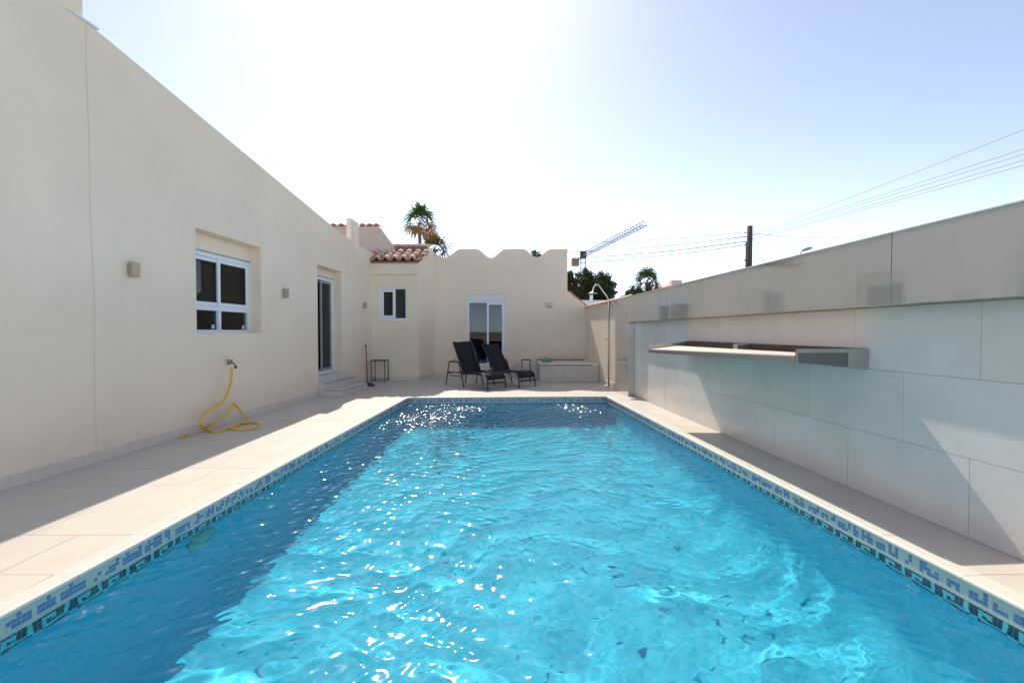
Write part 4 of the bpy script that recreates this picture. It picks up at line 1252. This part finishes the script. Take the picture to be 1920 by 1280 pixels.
for i, (a, b_, s_, r_) in enumerate(LWIRES):
    wire(a, b_, s_, r_, 'overhead wire running left from the utility pole, %s' % ['topmost', 'second', 'the thickest', 'close under the thickest', 'lowest, from the lone insulator', 'sagging just under the second', 'the most sagging of the middle ones'][i])
RW_ = [((11.62, 21.95, 5.98), (14.25, 8.0, 6.95), .06), ((11.62, 21.95, 5.95), (14.25, 8.0, 6.25), .06), ((11.62, 21.95, 5.90), (14.25, 8.0, 6.07), .06), ((11.62, 21.95, 5.78), (14.25, 8.0, 5.90), .06), ((11.62, 21.95, 5.75), (14.25, 8.0, 5.73), .06)]
for i, (a, b_, s_) in enumerate(RW_):
    wire(a, b_, s_, .0055, 'overhead wire climbing to the right edge from the utility pole, %s of five' % ['topmost', 'second', 'middle', 'fourth', 'lowest'][i])
for i, (a, b_) in enumerate([((11.5, 22, 6.06), (26, 32, 8.2)), ((11.5, 22, 5.7), (26, 34, 6.4)), ((11.5, 22, 4.75), (26, 34, 4.4))]):
    wire(a, b_, .3, .009, 'overhead wire passing right of the utility pole behind the garden wall, %s' % ['upper', 'middle', 'lower'][i])
sl = thing('street_lamp', (16.4, 26, -.15), 'grey street lamp head peeping over the garden wall top', 'street lamp')
b = MB(); b.tube([(16.4, 26, -.15), (16.4, 26, 5.6)], .06, 8); b.tube(smooth_path([(16.4, 26, 5.6), (16.45, 26, 5.82), (16.6, 26, 5.98)], 4), .035, 8); b.build('post', M['lampgrey'], sl, smooth=True)
b = MB()
v = []; f = []
for i in range(9):
    t = i / 8; w = .13 * math.sin(math.pi * (.12 + .8 * t)) ** .6; x = 16.52 + .56 * t; z = 5.92 + .17 * t
    for k in range(10):
        a = 2 * math.pi * k / 10; v.append((x - math.sin(a) * w * .25, 26 + w * math.cos(a), z + w * .7 * math.sin(a)))
for i in range(8):
    for k in range(10): f.append((i * 10 + k, i * 10 + (k + 1) % 10, (i + 1) * 10 + (k + 1) % 10, (i + 1) * 10 + k))
f += [tuple(range(9, -1, -1)), tuple(80 + k for k in range(10))]
b.add(v, f); b.build('lamp_head', M['lampgrey'], sl, smooth=True)

# ------------------------------------------------------------------ tower crane far off
cr = thing('tower_crane', (22.3, 142.5, -.15), 'distant grey tower crane with long lattice jib above the trees', 'crane')
JA = Vector((20.6, 151.5, 24.6)); JB = Vector((29.55, 102, 25.0)); jd = (JB - JA).normalized(); js = jd.cross(Vector((0, 0, 1))).normalized()
b = MB()
L_ = (JB - JA).length
for s in (-.6, .6): b.tube([JA + js * s, JB + js * s], .10, 5)
n = 26
for i in range(n + 1):
    p = JA + jd * L_ * i / n
    b.tube([p - js * .6, p + js * .6], .07, 4)
b.build('jib_chord', M['crane'], cr)
b = MB()
b.tube([JA + jd * 9 + Vector((0, 0, 1.5)), JB + Vector((0, 0, 1.1))], .06, 5)
for i in range(n):
    p = JA + jd * (9 + (L_ - 9) * (i + .5) / n) + Vector((0, 0, 1.5 - .4 * i / n)); q0 = JA + jd * (9 + (L_ - 9) * i / n); q1 = JA + jd * (9 + (L_ - 9) * (i + 1) / n)
    for s in (-.6, .6):
        b.tube([p, q0 + js * s], .036, 4); b.tube([p, q1 + js * s], .036, 4)
b.build('jib_lattice', M['cranel'], cr)
b = MB(); c = JA + jd * 9
for dx in (-.7, .7):
    for dy in (-.7, .7): b.tube([(c.x + dx, c.y + dy, -.15), (c.x + dx, c.y + dy, 24.6)], .09, 4)
for i in range(17):
    z = i * 1.45
    for (a, d_) in (((-.7, -.7), (.7, -.7)), ((.7, -.7), (.7, .7)), ((.7, .7), (-.7, .7)), ((-.7, .7), (-.7, -.7))):
        b.tube([(c.x + a[0], c.y + a[1], z), (c.x + d_[0], c.y + d_[1], z + 1.45)], .05, 4)
b.build('mast', M['cranel'], cr)
b = MB(); b.box((c.x - .9, c.y - .9, 24.2), (c.x + .9, c.y + .9, 26.4)); b.build('cab', M['crane'], cr)
b = MB(); q = JA + jd * 1.2; b.box((q.x - 1.2, q.y - .9, 22.9), (q.x + 1.2, q.y + .9, 25.4)); b.build('counterweight', M['cweight'], cr, bevel=.1)

# ------------------------------------------------------------------ neighbouring buildings
nb = thing('neighbour_building', (3.7, 21, -.15), 'low white flat-roofed building with a short vent pipe behind the boundary wall', 'building')
b = MB(); b.box((2.4, 20.5, -.15), (4.25, 24, 2.72)); b.build('wall', M['whitewall'], nb, bevel=.02)
b = MB(); b.tube([(3.62, 20.8, 2.7), (3.62, 20.8, 2.98)], .07, 10); b.build('vent_pipe', M['whitewall'], nb)
n2 = thing('neighbour_house', (12, 32, -.15), 'distant house with low terracotta roof just showing over the garden wall', 'house')
b = MB(); b.box((9.9, 30, -.15), (16, 38, 3.9)); b.build('wall', M['whitewall'], n2)
b = MB(); b.hexa([(9.6, 29.6, 3.9), (16.3, 29.6, 3.9), (16.3, 38.4, 3.9), (9.6, 38.4, 3.9), (11.2, 33, 4.75), (15, 33, 4.75), (15, 35, 4.75), (11.2, 35, 4.75)]); rf = b.build('roof', M['terra'], n2)
b = MB(); b.box((11.3, 32.2, 4.3), (12.0, 32.8, 4.95)); b.build('chimney', M['stucco_p'], rf)
